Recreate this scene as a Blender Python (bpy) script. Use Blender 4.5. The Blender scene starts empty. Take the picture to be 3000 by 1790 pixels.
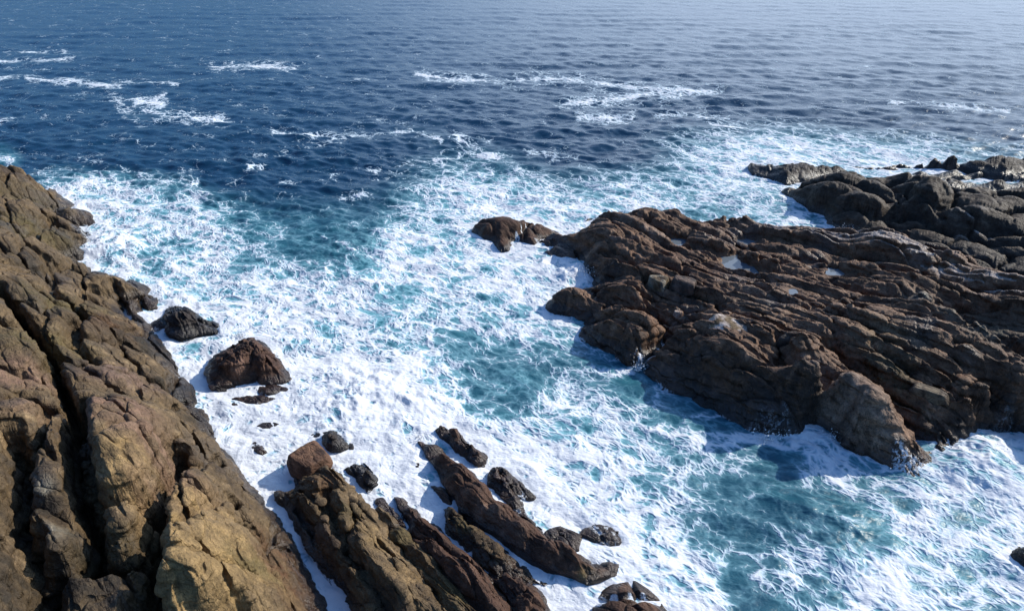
import bpy, math
import numpy as np
from mathutils import Vector

sc = bpy.context.scene
R = math.radians

# ------------------------------------------------------------------ camera, sky, sun
HC, PITCH, FPX = 25.0, 29.5, 2027.0          # height above the water (m), degrees below the horizon, focal length (px of a 3000 px wide frame)
cam = bpy.data.cameras.new('camera')
cam.sensor_width = 36.0
cam.lens = FPX * 36.0 / 3000.0
cam.clip_start, cam.clip_end = 0.5, 60000.0
co = bpy.data.objects.new('camera', cam)
sc.collection.objects.link(co)
co.location = (0, 0, HC)
co.rotation_euler = (R(90 - PITCH), 0, 0)
sc.camera = co

SUN_EL, SUN_AZ = 33.0, 64.0                  # azimuth measured clockwise from +Y (the viewing direction)
world = bpy.data.worlds.new('World')
sc.world = world
world.use_nodes = True
wn = world.node_tree
sky = wn.nodes.new('ShaderNodeTexSky')
sky.sky_type = 'NISHITA'
sky.sun_disc = False
sky.sun_elevation = R(SUN_EL)
sky.sun_rotation = R(SUN_AZ)
sky.air_density = 1.0
sky.dust_density = 2.2
sky.ozone_density = 2.0
bg = wn.nodes['Background']
bg.inputs['Strength'].default_value = 0.11
tint = wn.nodes.new('ShaderNodeMix')
tint.data_type, tint.blend_type = 'RGBA', 'MULTIPLY'
tint.inputs[0].default_value = 1.0
tint.inputs[7].default_value = (0.60, 0.92, 1.30, 1)
wn.links.new(sky.outputs[0], tint.inputs[6])
# unseen cloud bank, added to brighten the sea's reflection towards the right
dirn = wn.nodes.new('ShaderNodeTexCoord').outputs['Generated']
dot = wn.nodes.new('ShaderNodeVectorMath')
dot.operation = 'DOT_PRODUCT'
dot.inputs[1].default_value = (math.sin(R(48)), math.cos(R(48)), 0)
wn.links.new(dirn, dot.inputs[0])
sep = wn.nodes.new('ShaderNodeSeparateXYZ')
wn.links.new(dirn, sep.inputs[0])
cn = wn.nodes.new('ShaderNodeTexNoise')
cn.inputs['Scale'].default_value = 3.5
cn.inputs['Detail'].default_value = 4
wn.links.new(dirn, cn.inputs['Vector'])


def mrange(v, a, b):
    nd = wn.nodes.new('ShaderNodeMapRange')
    nd.interpolation_type = 'SMOOTHSTEP'
    nd.inputs['From Min'].default_value, nd.inputs['From Max'].default_value = a, b
    wn.links.new(v, nd.inputs['Value'])
    return nd.outputs[0]


def wmul(a, b):
    nd = wn.nodes.new('ShaderNodeMath')
    nd.operation = 'MULTIPLY'
    wn.links.new(a, nd.inputs[0])
    wn.links.new(b, nd.inputs[1])
    return nd.outputs[0]


cf = wmul(wmul(mrange(dot.outputs['Value'], 0.34, 0.90), mrange(sep.outputs[2], 0.95, 0.12)), mrange(cn.outputs['Fac'], 0.05, 0.55))
cl = wn.nodes.new('ShaderNodeMix')
cl.data_type = 'RGBA'
cl.inputs[7].default_value = (9.2, 11.0, 13.8, 1)
wn.links.new(cf, cl.inputs[0])
wn.links.new(tint.outputs[2], cl.inputs[6])
wn.links.new(cl.outputs[2], bg.inputs['Color'])

sd = bpy.data.lights.new('sun', 'SUN')
sd.energy = 4.3
sd.angle = R(0.55)
sd.color = (1.0, 0.92, 0.80)
so = bpy.data.objects.new('sun', sd)
sc.collection.objects.link(so)
sv = Vector((math.sin(R(SUN_AZ)) * math.cos(R(SUN_EL)), math.cos(R(SUN_AZ)) * math.cos(R(SUN_EL)), math.sin(R(SUN_EL))))
so.rotation_euler = sv.to_track_quat('Z', 'Y').to_euler()

sc.view_settings.view_transform = 'Standard'
sc.view_settings.look = 'None'
sc.view_settings.exposure = 0.55
sc.view_settings.gamma = 1.0
sc.render.film_transparent = False
sc.cycles.max_bounces = 5
sc.cycles.diffuse_bounces = 1
sc.cycles.glossy_bounces = 2

# ------------------------------------------------------------------ plan <-> image coordinates
TH = R(PITCH)
CT, ST = math.cos(TH), math.sin(TH)


def gp(px, py, z=0.0):
    """Image pixel (px, py) -> ground plan position at height z."""
    X = (np.asarray(px, float) - 1500.0) / FPX
    Y = -(np.asarray(py, float) - 895.0) / FPX
    t = (HC - z) / (ST - Y * CT)
    return t * X, t * (CT + Y * ST)


def pj(x, y, z=0.0):
    dz = z - HC
    dep = y * CT - dz * ST
    up = y * ST + dz * CT
    return 1500.0 + FPX * x / dep, 895.0 - FPX * up / dep


# ------------------------------------------------------------------ noise (numpy)
_rng = np.random.RandomState(7)
_P = _rng.permutation(4096).astype(np.int64)
_P = np.concatenate([_P, _P])
_A = _rng.rand(4096) * 2 * np.pi
_GX, _GY = np.cos(_A), np.sin(_A)
_RV = _rng.rand(4096)


def _h(i, j, seed=0):
    return _P[_P[(i + seed * 131) & 4095] + (j & 4095)]


def rnd(i, j=0, seed=0):
    i = np.asarray(i, np.int64)
    j = np.asarray(j, np.int64)
    return _RV[_h(i, j + np.zeros_like(i), seed)]


def perlin(x, y, seed=0):
    xi, yi = np.floor(x).astype(np.int64), np.floor(y).astype(np.int64)
    fx, fy = x - xi, y - yi
    u, v = fx * fx * fx * (fx * (fx * 6 - 15) + 10), fy * fy * fy * (fy * (fy * 6 - 15) + 10)
    out = 0.0
    for dx in (0, 1):
        for dy in (0, 1):
            h = _h(xi + dx, yi + dy, seed)
            g = _GX[h] * (fx - dx) + _GY[h] * (fy - dy)
            out = out + g * (u if dx else 1 - u) * (v if dy else 1 - v)
    return out * 1.45


def fbm(x, y, octv=4, seed=0, gain=0.5, lac=2.03):
    s, a, t = 0.0, 1.0, 0.0
    for k in range(octv):
        s = s + a * perlin(x, y, seed + k * 17)
        t += a
        a *= gain
        x, y = x * lac + 3.7, y * lac - 1.3
    return s / t


def ridged(x, y, octv=4, seed=0, gain=0.5):
    s, a, t = 0.0, 1.0, 0.0
    for k in range(octv):
        s = s + a * (1 - np.abs(perlin(x, y, seed + k * 13)) * 1.6)
        t += a
        a *= gain
        x, y = x * 2.07 + 5.1, y * 2.07 - 2.7
    return s / t


def worley(x, y, seed=0, jit=0.9):
    """F1, F2 and, of the nearest cell, a random value and the offset to its point."""
    xi, yi = np.floor(x).astype(np.int64), np.floor(y).astype(np.int64)
    f1 = np.full(x.shape, 9.0)
    f2 = np.full(x.shape, 9.0)
    idr = np.zeros(x.shape)
    id2 = np.zeros(x.shape)
    ox = np.zeros(x.shape)
    oy = np.zeros(x.shape)
    for dx in (-1, 0, 1):
        for dy in (-1, 0, 1):
            h = _h(xi + dx, yi + dy, seed)
            qx = xi + dx + 0.5 + jit * (_RV[h] - 0.5)
            qy = yi + dy + 0.5 + jit * (_RV[(h * 7 + 11) & 4095] - 0.5)
            ddx, ddy = x - qx, y - qy
            d = np.sqrt(ddx * ddx + ddy * ddy)
            n = d < f1
            f2 = np.where(n, f1, np.minimum(f2, d))
            f1 = np.where(n, d, f1)
            idr = np.where(n, _RV[(h * 3 + 5) & 4095], idr)
            id2 = np.where(n, _RV[(h * 5 + 77) & 4095], id2)
            ox = np.where(n, ddx, ox)
            oy = np.where(n, ddy, oy)
    return f1, f2, idr, id2, ox, oy


def sst(a, b, x):
    t = np.clip((x - a) / (b - a), 0, 1)
    return t * t * (3 - 2 * t)


# ------------------------------------------------------------------ mesh helpers
def grid_mesh(name, V, nr, nc, keep, mat, attrs=None, cols=None):
    """V: (nr*nc, 3) vertices of a grid; keep: (nr-1, nc-1) faces to keep."""
    idx = np.arange(nr * nc).reshape(nr, nc)
    q = np.stack([idx[:-1, :-1], idx[1:, :-1], idx[1:, 1:], idx[:-1, 1:]], -1)[keep]
    used = np.zeros(nr * nc, bool)
    used[q.ravel()] = True
    remap = np.cumsum(used) - 1
    q = remap[q]
    V = V[used]
    me = bpy.data.meshes.new(name)
    me.vertices.add(len(V))
    me.vertices.foreach_set('co', V.astype(np.float32).ravel())
    me.loops.add(q.size)
    me.loops.foreach_set('vertex_index', q.astype(np.int32).ravel())
    me.polygons.add(len(q))
    me.polygons.foreach_set('loop_start', np.arange(0, q.size, 4, dtype=np.int32))
    me.polygons.foreach_set('loop_total', np.full(len(q), 4, np.int32))
    me.polygons.foreach_set('use_smooth', np.ones(len(q), bool))
    for k, a in (attrs or {}).items():
        a = a[used]
        if a.ndim == 2:
            at = me.attributes.new(k, 'FLOAT_VECTOR', 'POINT')
            at.data.foreach_set('vector', a.astype(np.float32).ravel())
        else:
            at = me.attributes.new(k, 'FLOAT', 'POINT')
            at.data.foreach_set('value', a.astype(np.float32).ravel())
    if cols is not None:
        c = np.concatenate([cols[used], np.ones((used.sum(), 1))], 1)
        at = me.color_attributes.new('col', 'FLOAT_COLOR', 'POINT')
        at.data.foreach_set('color', c.astype(np.float32).ravel())
    me.update()
    me.validate()
    o = bpy.data.objects.new(name, me)
    sc.collection.objects.link(o)
    me.materials.append(mat)
    return o


def tag(o, label=None, cat=None, group=None, kind=None):
    for k, v in (('label', label), ('category', cat), ('group', group), ('kind', kind)):
        if v:
            o[k] = v
    return o


class NT:
    """Short hand for building a node tree."""

    def __init__(self, name):
        self.m = bpy.data.materials.new(name)
        self.m.use_nodes = True
        self.t = self.m.node_tree
        self.t.nodes.clear()

    def n(self, typ, **kw):
        nd = self.t.nodes.new('ShaderNode' + typ)
        for k, v in kw.items():
            setattr(nd, k, v)
        return nd

    def put(self, sock, v):
        if isinstance(v, bpy.types.NodeSocket):
            self.t.links.new(v, sock)
        elif v is not None:
            sock.default_value = v

    def math(self, op, a, b=None, clamp=False):
        nd = self.n('Math', operation=op, use_clamp=clamp)
        self.put(nd.inputs[0], a)
        if b is not None:
            self.put(nd.inputs[1], b)
        return nd.outputs[0]

    def vmul(self, v, s):
        nd = self.n('VectorMath', operation='MULTIPLY')
        self.put(nd.inputs[0], v)
        nd.inputs[1].default_value = s
        return nd.outputs[0]

    def vadd(self, a, b):
        nd = self.n('VectorMath', operation='ADD')
        self.put(nd.inputs[0], a)
        self.put(nd.inputs[1], b)
        return nd.outputs[0]

    def noise(self, vec, scale, detail=3.0, rough=0.5, dist=0.0, color=False):
        nd = self.n('TexNoise')
        self.put(nd.inputs['Vector'], vec)
        nd.inputs['Scale'].default_value = scale
        nd.inputs['Detail'].default_value = detail
        nd.inputs['Roughness'].default_value = rough
        nd.inputs['Distortion'].default_value = dist
        return nd.outputs['Color' if color else 'Fac']

    def voro(self, vec, scale, feature='DISTANCE_TO_EDGE', out='Distance', rnd_=1.0):
        nd = self.n('TexVoronoi', feature=feature)
        self.put(nd.inputs['Vector'], vec)
        nd.inputs['Scale'].default_value = scale
        nd.inputs['Randomness'].default_value = rnd_
        return nd.outputs[out]

    def ramp01(self, v, a, b, smooth=True, lo=0.0, hi=1.0):
        nd = self.n('MapRange', interpolation_type='SMOOTHSTEP' if smooth else 'LINEAR', clamp=True) if smooth else self.n('MapRange', clamp=True)
        self.put(nd.inputs['Value'], v)
        self.put(nd.inputs['From Min'], a)
        self.put(nd.inputs['From Max'], b)
        self.put(nd.inputs['To Min'], lo)
        self.put(nd.inputs['To Max'], hi)
        return nd.outputs[0]

    def mix(self, f, a, b, typ='MIX'):
        nd = self.n('Mix', data_type='RGBA', blend_type=typ)
        self.put(nd.inputs[0], f)
        self.put(nd.inputs[6], a)
        self.put(nd.inputs[7], b)
        return nd.outputs[2]

    def attr(self, name, out='Fac'):
        nd = self.n('Attribute', attribute_name=name)
        return nd.outputs[out]

    def bump(self, h, strength, dist, normal=None):
        nd = self.n('Bump')
        self.put(nd.inputs['Height'], h)
        nd.inputs['Strength'].default_value = strength
        nd.inputs['Distance'].default_value = dist
        if normal is not None:
            self.put(nd.inputs['Normal'], normal)
        return nd.outputs[0]

    def principled(self, **kw):
        nd = self.n('BsdfPrincipled')
        for k, v in kw.items():
            self.put(nd.inputs[k.replace('_', ' ')], v)
        return nd.outputs[0]

    def out(self, s):
        o = self.n('OutputMaterial')
        self.t.links.new(s, o.inputs['Surface'])
        return self.m


# ------------------------------------------------------------------ materials
def sea_material():
    t = NT('sea_water')
    pos = t.n('NewGeometry').outputs['Position']
    fc = t.attr('flow', 'Vector')
    dens = t.attr('dens')
    aer = t.attr('aer')
    # lacy foam: webs of cells with holes, torn by noise
    w1 = t.n('VectorMath', operation='SUBTRACT')
    t.put(w1.inputs[0], t.noise(fc, 0.8, 3, 0.5, color=True))
    w1.inputs[1].default_value = (0.5, 0.5, 0.5)
    wv = t.vmul(w1.outputs[0], (0.42, 0.42, 0.0))
    fw = t.vadd(fc, wv)
    big = t.noise(fc, 0.30, 5, 0.62)
    fine = t.noise(fw, 5.0, 4, 0.65)

    def web(sc_, k=2.0):
        return t.math('SUBTRACT', 1.0, t.math('MULTIPLY', t.voro(fw, sc_), k), True)
    rid = t.noise(fw, 0.9, 5, 0.62)
    rid = t.math('SUBTRACT', 1.0, t.math('MULTIPLY', t.math('ABSOLUTE', t.math('SUBTRACT', rid, 0.5)), 4.0), True)
    P = t.math('MULTIPLY', big, 0.46)
    for v, k in ((web(0.42), 0.21), (web(1.2), 0.25), (web(3.4), 0.17), (rid, 0.04), (fine, 0.14)):
        P = t.math('ADD', P, t.math('MULTIPLY', v, k))
    P = t.math('ADD', 0.60, t.math('MULTIPLY', t.math('SUBTRACT', P, 0.59), 2.3))
    # P is about 0.3 .. 1.0
    thr = t.math('SUBTRACT', 1.395, t.math('MULTIPLY', dens, 0.76))
    x = t.math('SUBTRACT', P, thr)
    mask = t.ramp01(x, -0.06, 0.18)
    film = t.ramp01(x, -0.45, 0.03)
    thick = t.ramp01(x, 0.05, 0.42)
    deep = (0.004, 0.029, 0.064, 1)
    teal = (0.032, 0.150, 0.185, 1)
    murk = t.noise(fc, 0.22, 3, 0.5)
    body = t.mix(t.math('MULTIPLY', aer, t.ramp01(murk, 0.25, 0.7, lo=0.65, hi=1.0)), deep, teal)
    body = t.mix(t.math('MULTIPLY', film, t.math('MULTIPLY', aer, 0.75)), body, (0.20, 0.41, 0.48, 1))
    fcol = t.mix(thick, (0.36, 0.47, 0.55, 1), (0.60, 0.62, 0.645, 1))
    col = t.mix(mask, body, fcol)
    rough = t.ramp01(mask, 0.0, 1.0, False, t.ramp01(aer, 0.0, 0.6, False, 0.27, 0.40), 0.75)
    # ripples
    rip = t.vmul(pos, (0.62, 1.0, 1.0))
    b1 = t.noise(rip, 0.9, 4, 0.62)
    b2 = t.noise(rip, 3.4, 3, 0.6)
    nrm = t.bump(b1, 1.0, 0.15)
    nrm = t.bump(b2, 1.0, 0.035, nrm)
    fh = t.math('ADD', t.math('MULTIPLY', mask, 0.5), t.math('MULTIPLY', thick, t.math('ADD', t.noise(fw, 2.2, 4, 0.6), 0.0)))
    nrm = t.bump(fh, 1.0, 0.075, nrm)
    sp = t.ramp01(mask, 0.0, 0.8, False, t.ramp01(aer, 0.0, 0.6, False, 0.5, 0.28), 0.12)
    return t.out(t.principled(Base_Color=col, Roughness=rough, IOR=1.333, Normal=nrm, Specular_IOR_Level=sp))


def rock_material(name, fine=1.0):
    t = NT(name)
    pos = t.n('NewGeometry').outputs['Position']
    col = t.attr('col', 'Color')
    wet = t.attr('wet')
    wash = t.attr('wash')
    st = t.attr('strat', 'Vector')
    n1 = t.noise(pos, 2.3, 5, 0.62)
    n2 = t.noise(pos, 11.0, 4, 0.6)
    n3 = t.noise(st, 3.2, 4, 0.6)
    k = t.ramp01(t.math('ADD', t.math('MULTIPLY', n1, 0.5), t.math('MULTIPLY', n3, 0.5)), 0.3, 0.7, False, 0.45, 1.55)
    kk = t.math('MULTIPLY', t.ramp01(n2, 0.25, 0.75, False, 0.62, 1.38), t.ramp01(t.noise(pos, 34.0, 3, 0.6), 0.3, 0.7, False, 0.75, 1.25))
    vv = t.math('MULTIPLY', k, kk)
    vc = t.n('CombineColor')
    for i in range(3):
        t.put(vc.inputs[i], vv)
    c = t.mix(1.0, col, vc.outputs[0], 'MULTIPLY')
    c = t.mix(wet, c, t.mix(1.0, c, (0.36, 0.33, 0.33, 1), 'MULTIPLY'))
    # water and froth running over the rock
    wn_ = t.noise(t.vmul(pos, (1.7, 1.7, 0.55)), 1.6, 5, 0.62)
    ww = t.math('SUBTRACT', 1.0, t.math('MULTIPLY', t.math('ABSOLUTE', t.math('SUBTRACT', wn_, 0.5)), 6.0), True)
    wm = t.ramp01(t.math('ADD', t.math('MULTIPLY', wash, 1.0), t.math('MULTIPLY', ww, 0.6)), 0.9, 1.2)
    c = t.mix(wm, c, (0.56, 0.60, 0.65, 1))
    b0 = t.noise(st, 1.6, 5, 0.65)
    b1 = t.noise(pos, 3.2, 6, 0.65)
    cr = t.voro(t.vadd(st, t.vmul(t.noise(pos, 1.3, 3, 0.5, color=True), (0.8, 0.8, 0.8))), 1.1)
    cr = t.ramp01(cr, 0.0, 0.05)
    nrm = t.bump(b0, 1.0, 0.15 * fine)
    nrm = t.bump(cr, 0.8, 0.04 * fine, nrm)
    nrm = t.bump(b1, 1.0, 0.10 * fine, nrm)
    nrm = t.bump(t.noise(pos, 14.0, 5, 0.68), 1.0, 0.03 * fine, nrm)
    rough = t.ramp01(t.math('ADD', wet, t.math('MULTIPLY', t.math('SUBTRACT', n1, 0.5), 0.6)), 0.0, 0.8, False, 0.62, 0.30)
    rough = t.math('MAXIMUM', rough, t.math('MULTIPLY', wm, 0.8))
    return t.out(t.principled(Base_Color=c, Roughness=rough, Normal=nrm, Specular_IOR_Level=t.ramp01(wet, 0.0, 0.8, False, 0.16, 0.45)))


def pool_material():
    t = NT('pool_water')
    pos = t.n('NewGeometry').outputs['Position']
    nrm = t.bump(t.noise(pos, 3.0, 3, 0.5), 0.6, 0.01)
    return t.out(t.principled(Base_Color=(0.11, 0.13, 0.15, 1), Roughness=0.05, IOR=1.333, Normal=nrm))


M_SEA = sea_material()
M_ROCK = rock_material('brown_rock')
M_POOL = pool_material()

# ------------------------------------------------------------------ plan geometry
STRIKE = R(-46.0)                             # the beds of all the rocks run this way
CU, SU = math.cos(STRIKE), math.sin(STRIKE)


def uv(x, y):
    return x * CU + y * SU, -x * SU + y * CU


def seg_dist(x, y, pts, closed=True):
    d = np.full(x.shape, 1e9)
    n = len(pts)
    for i in range(n if closed else n - 1):
        ax, ay = pts[i]
        bx, by = pts[(i + 1) % n]
        ex, ey = bx - ax, by - ay
        L = ex * ex + ey * ey + 1e-12
        t = np.clip(((x - ax) * ex + (y - ay) * ey) / L, 0, 1)
        d = np.minimum(d, (x - ax - t * ex) ** 2 + (y - ay - t * ey) ** 2)
    return np.sqrt(d)


def inside(x, y, pts):
    r = np.zeros(x.shape, bool)
    n = len(pts)
    for i in range(n):
        ax, ay = pts[i]
        bx, by = pts[(i + 1) % n]
        if ay == by:
            continue
        c = ((ay > y) != (by > y)) & (x < (bx - ax) * (y - ay) / (by - ay) + ax)
        r ^= c
    return r


def rbf(x, y, P, Z, c=0.35, lam=0.02):
    P = np.asarray(P, float)
    Z = np.asarray(Z, float)
    m = Z.mean()
    D = np.sqrt(((P[:, None] - P[None]) ** 2).sum(-1) + c * c)
    w = np.linalg.solve(D - lam * np.eye(len(P)), Z - m)
    out = np.full(x.shape, m)
    for (a, b), k in zip(P, w):
        out += k * np.sqrt((x - a) ** 2 + (y - b) ** 2 + c * c)
    return out


# ------------------------------------------------------------------ rock relief
def beds(u, v, per, amp, seed, L=5.0, warp=0.5, along=0.12):
    """Inclined beds: a scarp on the -v side of each, its back sloping gently down to +v; each bed broken along its length."""
    w = fbm(u * along, v * 0.22, 3, seed) * warp * 2.2
    s = v / per + w
    k = np.floor(s)
    f = s - k
    uu = u / L + rnd(k, 3, seed) * 7 + 0.25 * fbm(u * 0.4, v * 0.8, 2, seed + 5)
    sg = np.floor(uu)
    fu = uu - sg
    a = 0.35 + 0.9 * rnd(k, sg, seed + 1)
    h = sst(0.0, 0.20, f) * (1 - 0.95 * f ** 1.1)
    end = sst(0.0, 0.05, fu) * sst(1.0, 0.93, fu)
    off = (rnd(k, sg, seed + 2) - 0.5) * 0.7
    return amp * (h * a * (0.35 + 0.65 * end) + off * 0.6)


def blocks(u, v, su, sv, amp, crack, seed, dome=0.5, tilt=0.3):
    wx = u / su + 0.35 * fbm(u / su * 0.8, v / sv * 0.8, 3, seed + 31)
    wy = v / sv + 0.35 * fbm(u / su * 0.8 + 9, v / sv * 0.8, 3, seed + 37)
    f1, f2, a, b, ox, oy = worley(wx, wy, seed)
    e = f2 - f1
    h = (a - 0.5) * amp + tilt * amp * ((b - 0.5) * 2 * ox + (a - 0.3) * oy)
    h = h + dome * amp * np.sqrt(np.clip(e / 0.6, 0, 1))
    return h - crack * (1 - sst(0.0, 0.13, e))


def creases(x, y, octv, seed, gain=0.52):
    """Sharp-edged fractal relief: folded noise gives crisp arrises and narrow gullies."""
    t, a, n = 0.0, 1.0, 0.0
    for k in range(octv):
        t = t + a * np.abs(perlin(x, y, seed + 7 * k)) * 1.7
        n += a
        a *= gain
        x, y = x * 2.1 + y * 0.35 + 3.1, y * 2.1 - x * 0.35 - 1.7
    return t / n


def style_slabs(u, v, k=1.0):
    m = sst(-0.35, 0.35, fbm(u * 0.09, v * 0.09, 2, 71))
    h = beds(u, v, 2.7, 0.90, 11, 16.0, 0.13, 0.06) * (0.75 + 0.25 * m)
    h = h + beds(u + 3, v, 0.95, 0.30, 23, 7.0, 0.20, 0.08)
    h = h + beds(u, v + 2, 0.36, 0.06, 29, 2.2, 0.4, 0.16)
    h = h + blocks(u, v, 6.5, 1.6, 0.30, 0.40, 41, 0.30, 0.6)
    h = h + blocks(u, v, 2.0, 0.5, 0.14, 0.13, 43, 0.2, 0.9)
    h = h + blocks(u, v, 0.55, 0.25, 0.06, 0.05, 45, 0.2, 1.2)
    h = h + 0.10 * creases(u * 0.25, v * 0.9, 4, 47) + 0.06 * fbm(u * 0.4, v * 0.9, 3, 48)
    return h * k


def style_rounded(u, v, k=1.0):
    h = blocks(u, v, 4.6, 2.3, 0.85, 0.60, 51, 0.8, 0.5)
    h = h + blocks(u, v, 2.0, 0.9, 0.17, 0.15, 53, 0.6, 0.8)
    h = h + blocks(u, v, 0.7, 0.35, 0.03, 0.02, 54, 0.3, 1.0)
    h = h + beds(u, v, 1.1, 0.14, 57, 3.5, 0.4)
    h = h + 0.09 * creases(u * 0.28, v * 0.7, 4, 59) + 0.26 * fbm(u * 0.4, v * 0.8, 4, 60)
    return h * k


def style_knobbly(u, v, k=1.0):
    h = blocks(u, v, 1.4, 0.65, 0.36, 0.20, 61, 0.6, 0.9)
    h = h + beds(u, v, 0.6, 0.20, 63, 2.0, 0.35)
    h = h + blocks(u, v, 0.5, 0.27, 0.12, 0.08, 67, 0.4, 1.2)
    h = h + 0.26 * creases(u * 0.6, v * 1.2, 5, 69)
    return h * k


STYLES = {'slabs': style_slabs, 'rounded': style_rounded, 'knobbly': style_knobbly}
PAL = {
    'brown': ((0.1227, 0.0678, 0.0392), (0.0415, 0.0233, 0.0151), (0.2122, 0.1291, 0.0815)),
    'ochre': ((0.098, 0.066, 0.034), (0.040, 0.027, 0.017), (0.185, 0.128, 0.070)),
    'grey': ((0.0468, 0.0335, 0.0234), (0.0234, 0.0179, 0.0140), (0.0897, 0.0671, 0.0484)),
    'oldgrey': ((0.0555, 0.0444, 0.0296), (0.0326, 0.0252, 0.0192), (0.0962, 0.0799, 0.0562)),
    'dark': ((0.0296, 0.0229, 0.0200), (0.0163, 0.0133, 0.0118), (0.0555, 0.0429, 0.0340)),
    'wetbrown': ((0.0603, 0.0314, 0.0201), (0.0264, 0.0151, 0.0107), (0.1038, 0.0579, 0.0365)),
}


ROCK_EDGES = []


def rock(name, label, cat, outline, ctrl, style='slabs', k=1.0, step=2.0, pal='brown', carve=(), basins=(), wet_h=0.6,
         wash=(), washline=0.0, tints=(), group=None, floor=-0.7, edge=0.5, mat=None, soft=0.35, seed=0, below=1.5, damp=0.0, smooth=()):
    poly, cp, cz = [], [], []
    for p in outline:
        px, py, z = p[0], p[1], (p[2] if len(p) > 2 else 0.0)
        x, y = gp(px, py, z)
        x, y = float(x), float(y)
        if len(p) > 3:                        # an edge beyond the view: the rock simply goes on
            poly.append((x, y))
            cp.append((x, y)); cz.append(z)
        elif z > 0:                           # a skyline of the rock: it falls to the water behind
            r = math.hypot(x, y)
            poly.append((x + x / r * (0.25 + 0.7 * z), y + y / r * (0.25 + 0.7 * z)))
            cp.append((x, y)); cz.append(z)
            cp.append(poly[-1]); cz.append(-0.1)
        else:
            poly.append((x, y))
            cp.append((x, y)); cz.append(0.10)
    for px, py, z in ctrl:
        for _ in range(14):                   # a summit has to stand over its own foot
            x, y = gp(px, py, z)
            x, y = np.array([float(x)]), np.array([float(y)])
            if inside(x, y, poly)[0] and seg_dist(x, y, poly)[0] > min(0.45, 0.3 * z):
                break
            z *= 0.86
        cp.append((float(x[0]), float(y[0]))); cz.append(z)
    ppx, ppy = pj(np.array([p[0] for p in poly]), np.array([p[1] for p in poly]))
    pad = 14 + 10 * step
    xs = np.arange(ppx.min() - pad, ppx.max() + pad, step)
    ys = np.arange(ppy.min() - pad, ppy.max() + pad, step)
    gx, gy = np.meshgrid(xs, ys)
    x, y = gp(gx, gy)
    nr, nc = x.shape
    x, y = x.ravel(), y.ravel()
    d = seg_dist(x, y, poly)
    ins = inside(x, y, poly)
    sel = ins | (d < 2.5)
    H = np.full(x.shape, -3.0)
    X, Y, D, I = x[sel], y[sel], d[sel], ins[sel]
    h = rbf(X, Y, cp, cz, soft)
    h = np.where(I, h, -below * D)
    h = np.where(I, h, np.minimum(h, 0))
    U, W = uv(X, Y)
    for pts, w, dep in carve:
        q = []
        for px, py, z in pts:
            a, b = gp(px, py, z)
            q.append((float(a), float(b)))
        wob = 0.35 * w * fbm(X * 1.1, Y * 1.1, 3, 83)
        dd = np.maximum(seg_dist(X, Y, q, False) + wob, 0)
        h = h - dep * np.exp(-(dd / w) ** 2.4)
    det = STYLES[style](U + seed * 13.7, W + seed * 7.3, k)
    det = det - det[I & (D > 0.1)].mean() + 0.04
    ramp = np.where(I, 0.30 + 0.70 * sst(0, edge * 2.2, D), 0.30 * sst(1.6, 0.0, D))
    for px, py, z, r, f in smooth:
        tx, ty = gp(px, py, z)
        ramp = ramp * (1 - (1 - f) * sst(1.0, 0.4, np.hypot(X - tx, Y - ty) / r))
    h = h + det * ramp
    for pts, z in basins:
        q = [tuple(float(c) for c in gp(px, py, z)) for px, py in pts]
        bd = np.where(inside(X, Y, q), -1, 1) * seg_dist(X, Y, q) - 0.12 + 0.2 * fbm(X * 1.6, Y * 1.6, 3, 87)
        f = sst(0.35, -0.25, bd)
        h = h * (1 - f) + np.minimum(h, z - 0.12) * f
        lift = sst(0.9, 0.2, bd) * (1 - f)
        h = h + lift * np.maximum(0, z + 0.05 - h)
    H[sel] = h
    H2 = H.reshape(nr, nc)
    for _ in range(1):                        # weathering: no edge is sharper than a hand's breadth
        H2[1:-1, 1:-1] = (4 * H2[1:-1, 1:-1] + 2 * (H2[:-2, 1:-1] + H2[2:, 1:-1] + H2[1:-1, :-2] + H2[1:-1, 2:])
                          + H2[:-2, :-2] + H2[:-2, 2:] + H2[2:, :-2] + H2[2:, 2:]) / 16
    H = H2.ravel()
    Hm = H.reshape(nr, nc)
    Gy, Gx = np.gradient(Hm)
    xm, ym = x.reshape(nr, nc), y.reshape(nr, nc)
    dx = np.maximum(np.abs(np.gradient(xm, axis=1)), 1e-4)
    dy = np.gradient(ym, axis=0)
    dy = np.where(np.abs(dy) < 1e-4, -1e-4, dy)
    sx, sy = Gx / dx, Gy / dy
    for _ in range(3):
        for q in (sx, sy):
            q[1:-1, 1:-1] = (q[1:-1, 1:-1] * 2 + q[:-2, 1:-1] + q[2:, 1:-1] + q[1:-1, :-2] + q[1:-1, 2:]) / 6
    sl = np.hypot(sx, sy).ravel() + 1e-6
    flat = sst(1.0, 0.45, sl)
    # stone colour, then tint patches, some of which hold painted shade
    n1 = fbm(x * 0.35, y * 0.35, 4, 91 + seed)
    n2 = fbm(x * 1.3 + 7, y * 1.3, 4, 95 + seed)
    uu, vv = uv(x, y)
    n3 = fbm(uu * 0.3, vv * 1.5, 4, 97 + seed)
    a, b, c = (np.array(q) for q in PAL[pal])
    cols = a[None] * np.ones((len(x), 1))
    cols = cols + (b - a)[None] * sst(-0.05, 0.45, n1 * 0.6 + n3 * 0.6)[:, None]
    cols = cols + (c - cols) * sst(0.02, 0.5, n2 * 0.7 - n1 * 0.4)[:, None]
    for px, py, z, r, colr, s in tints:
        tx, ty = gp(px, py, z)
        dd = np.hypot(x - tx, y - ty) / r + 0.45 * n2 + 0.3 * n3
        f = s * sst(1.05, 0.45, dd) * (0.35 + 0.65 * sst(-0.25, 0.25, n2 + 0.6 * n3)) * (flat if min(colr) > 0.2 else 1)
        cols = cols + (np.array(colr)[None] - cols) * f[:, None]
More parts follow.
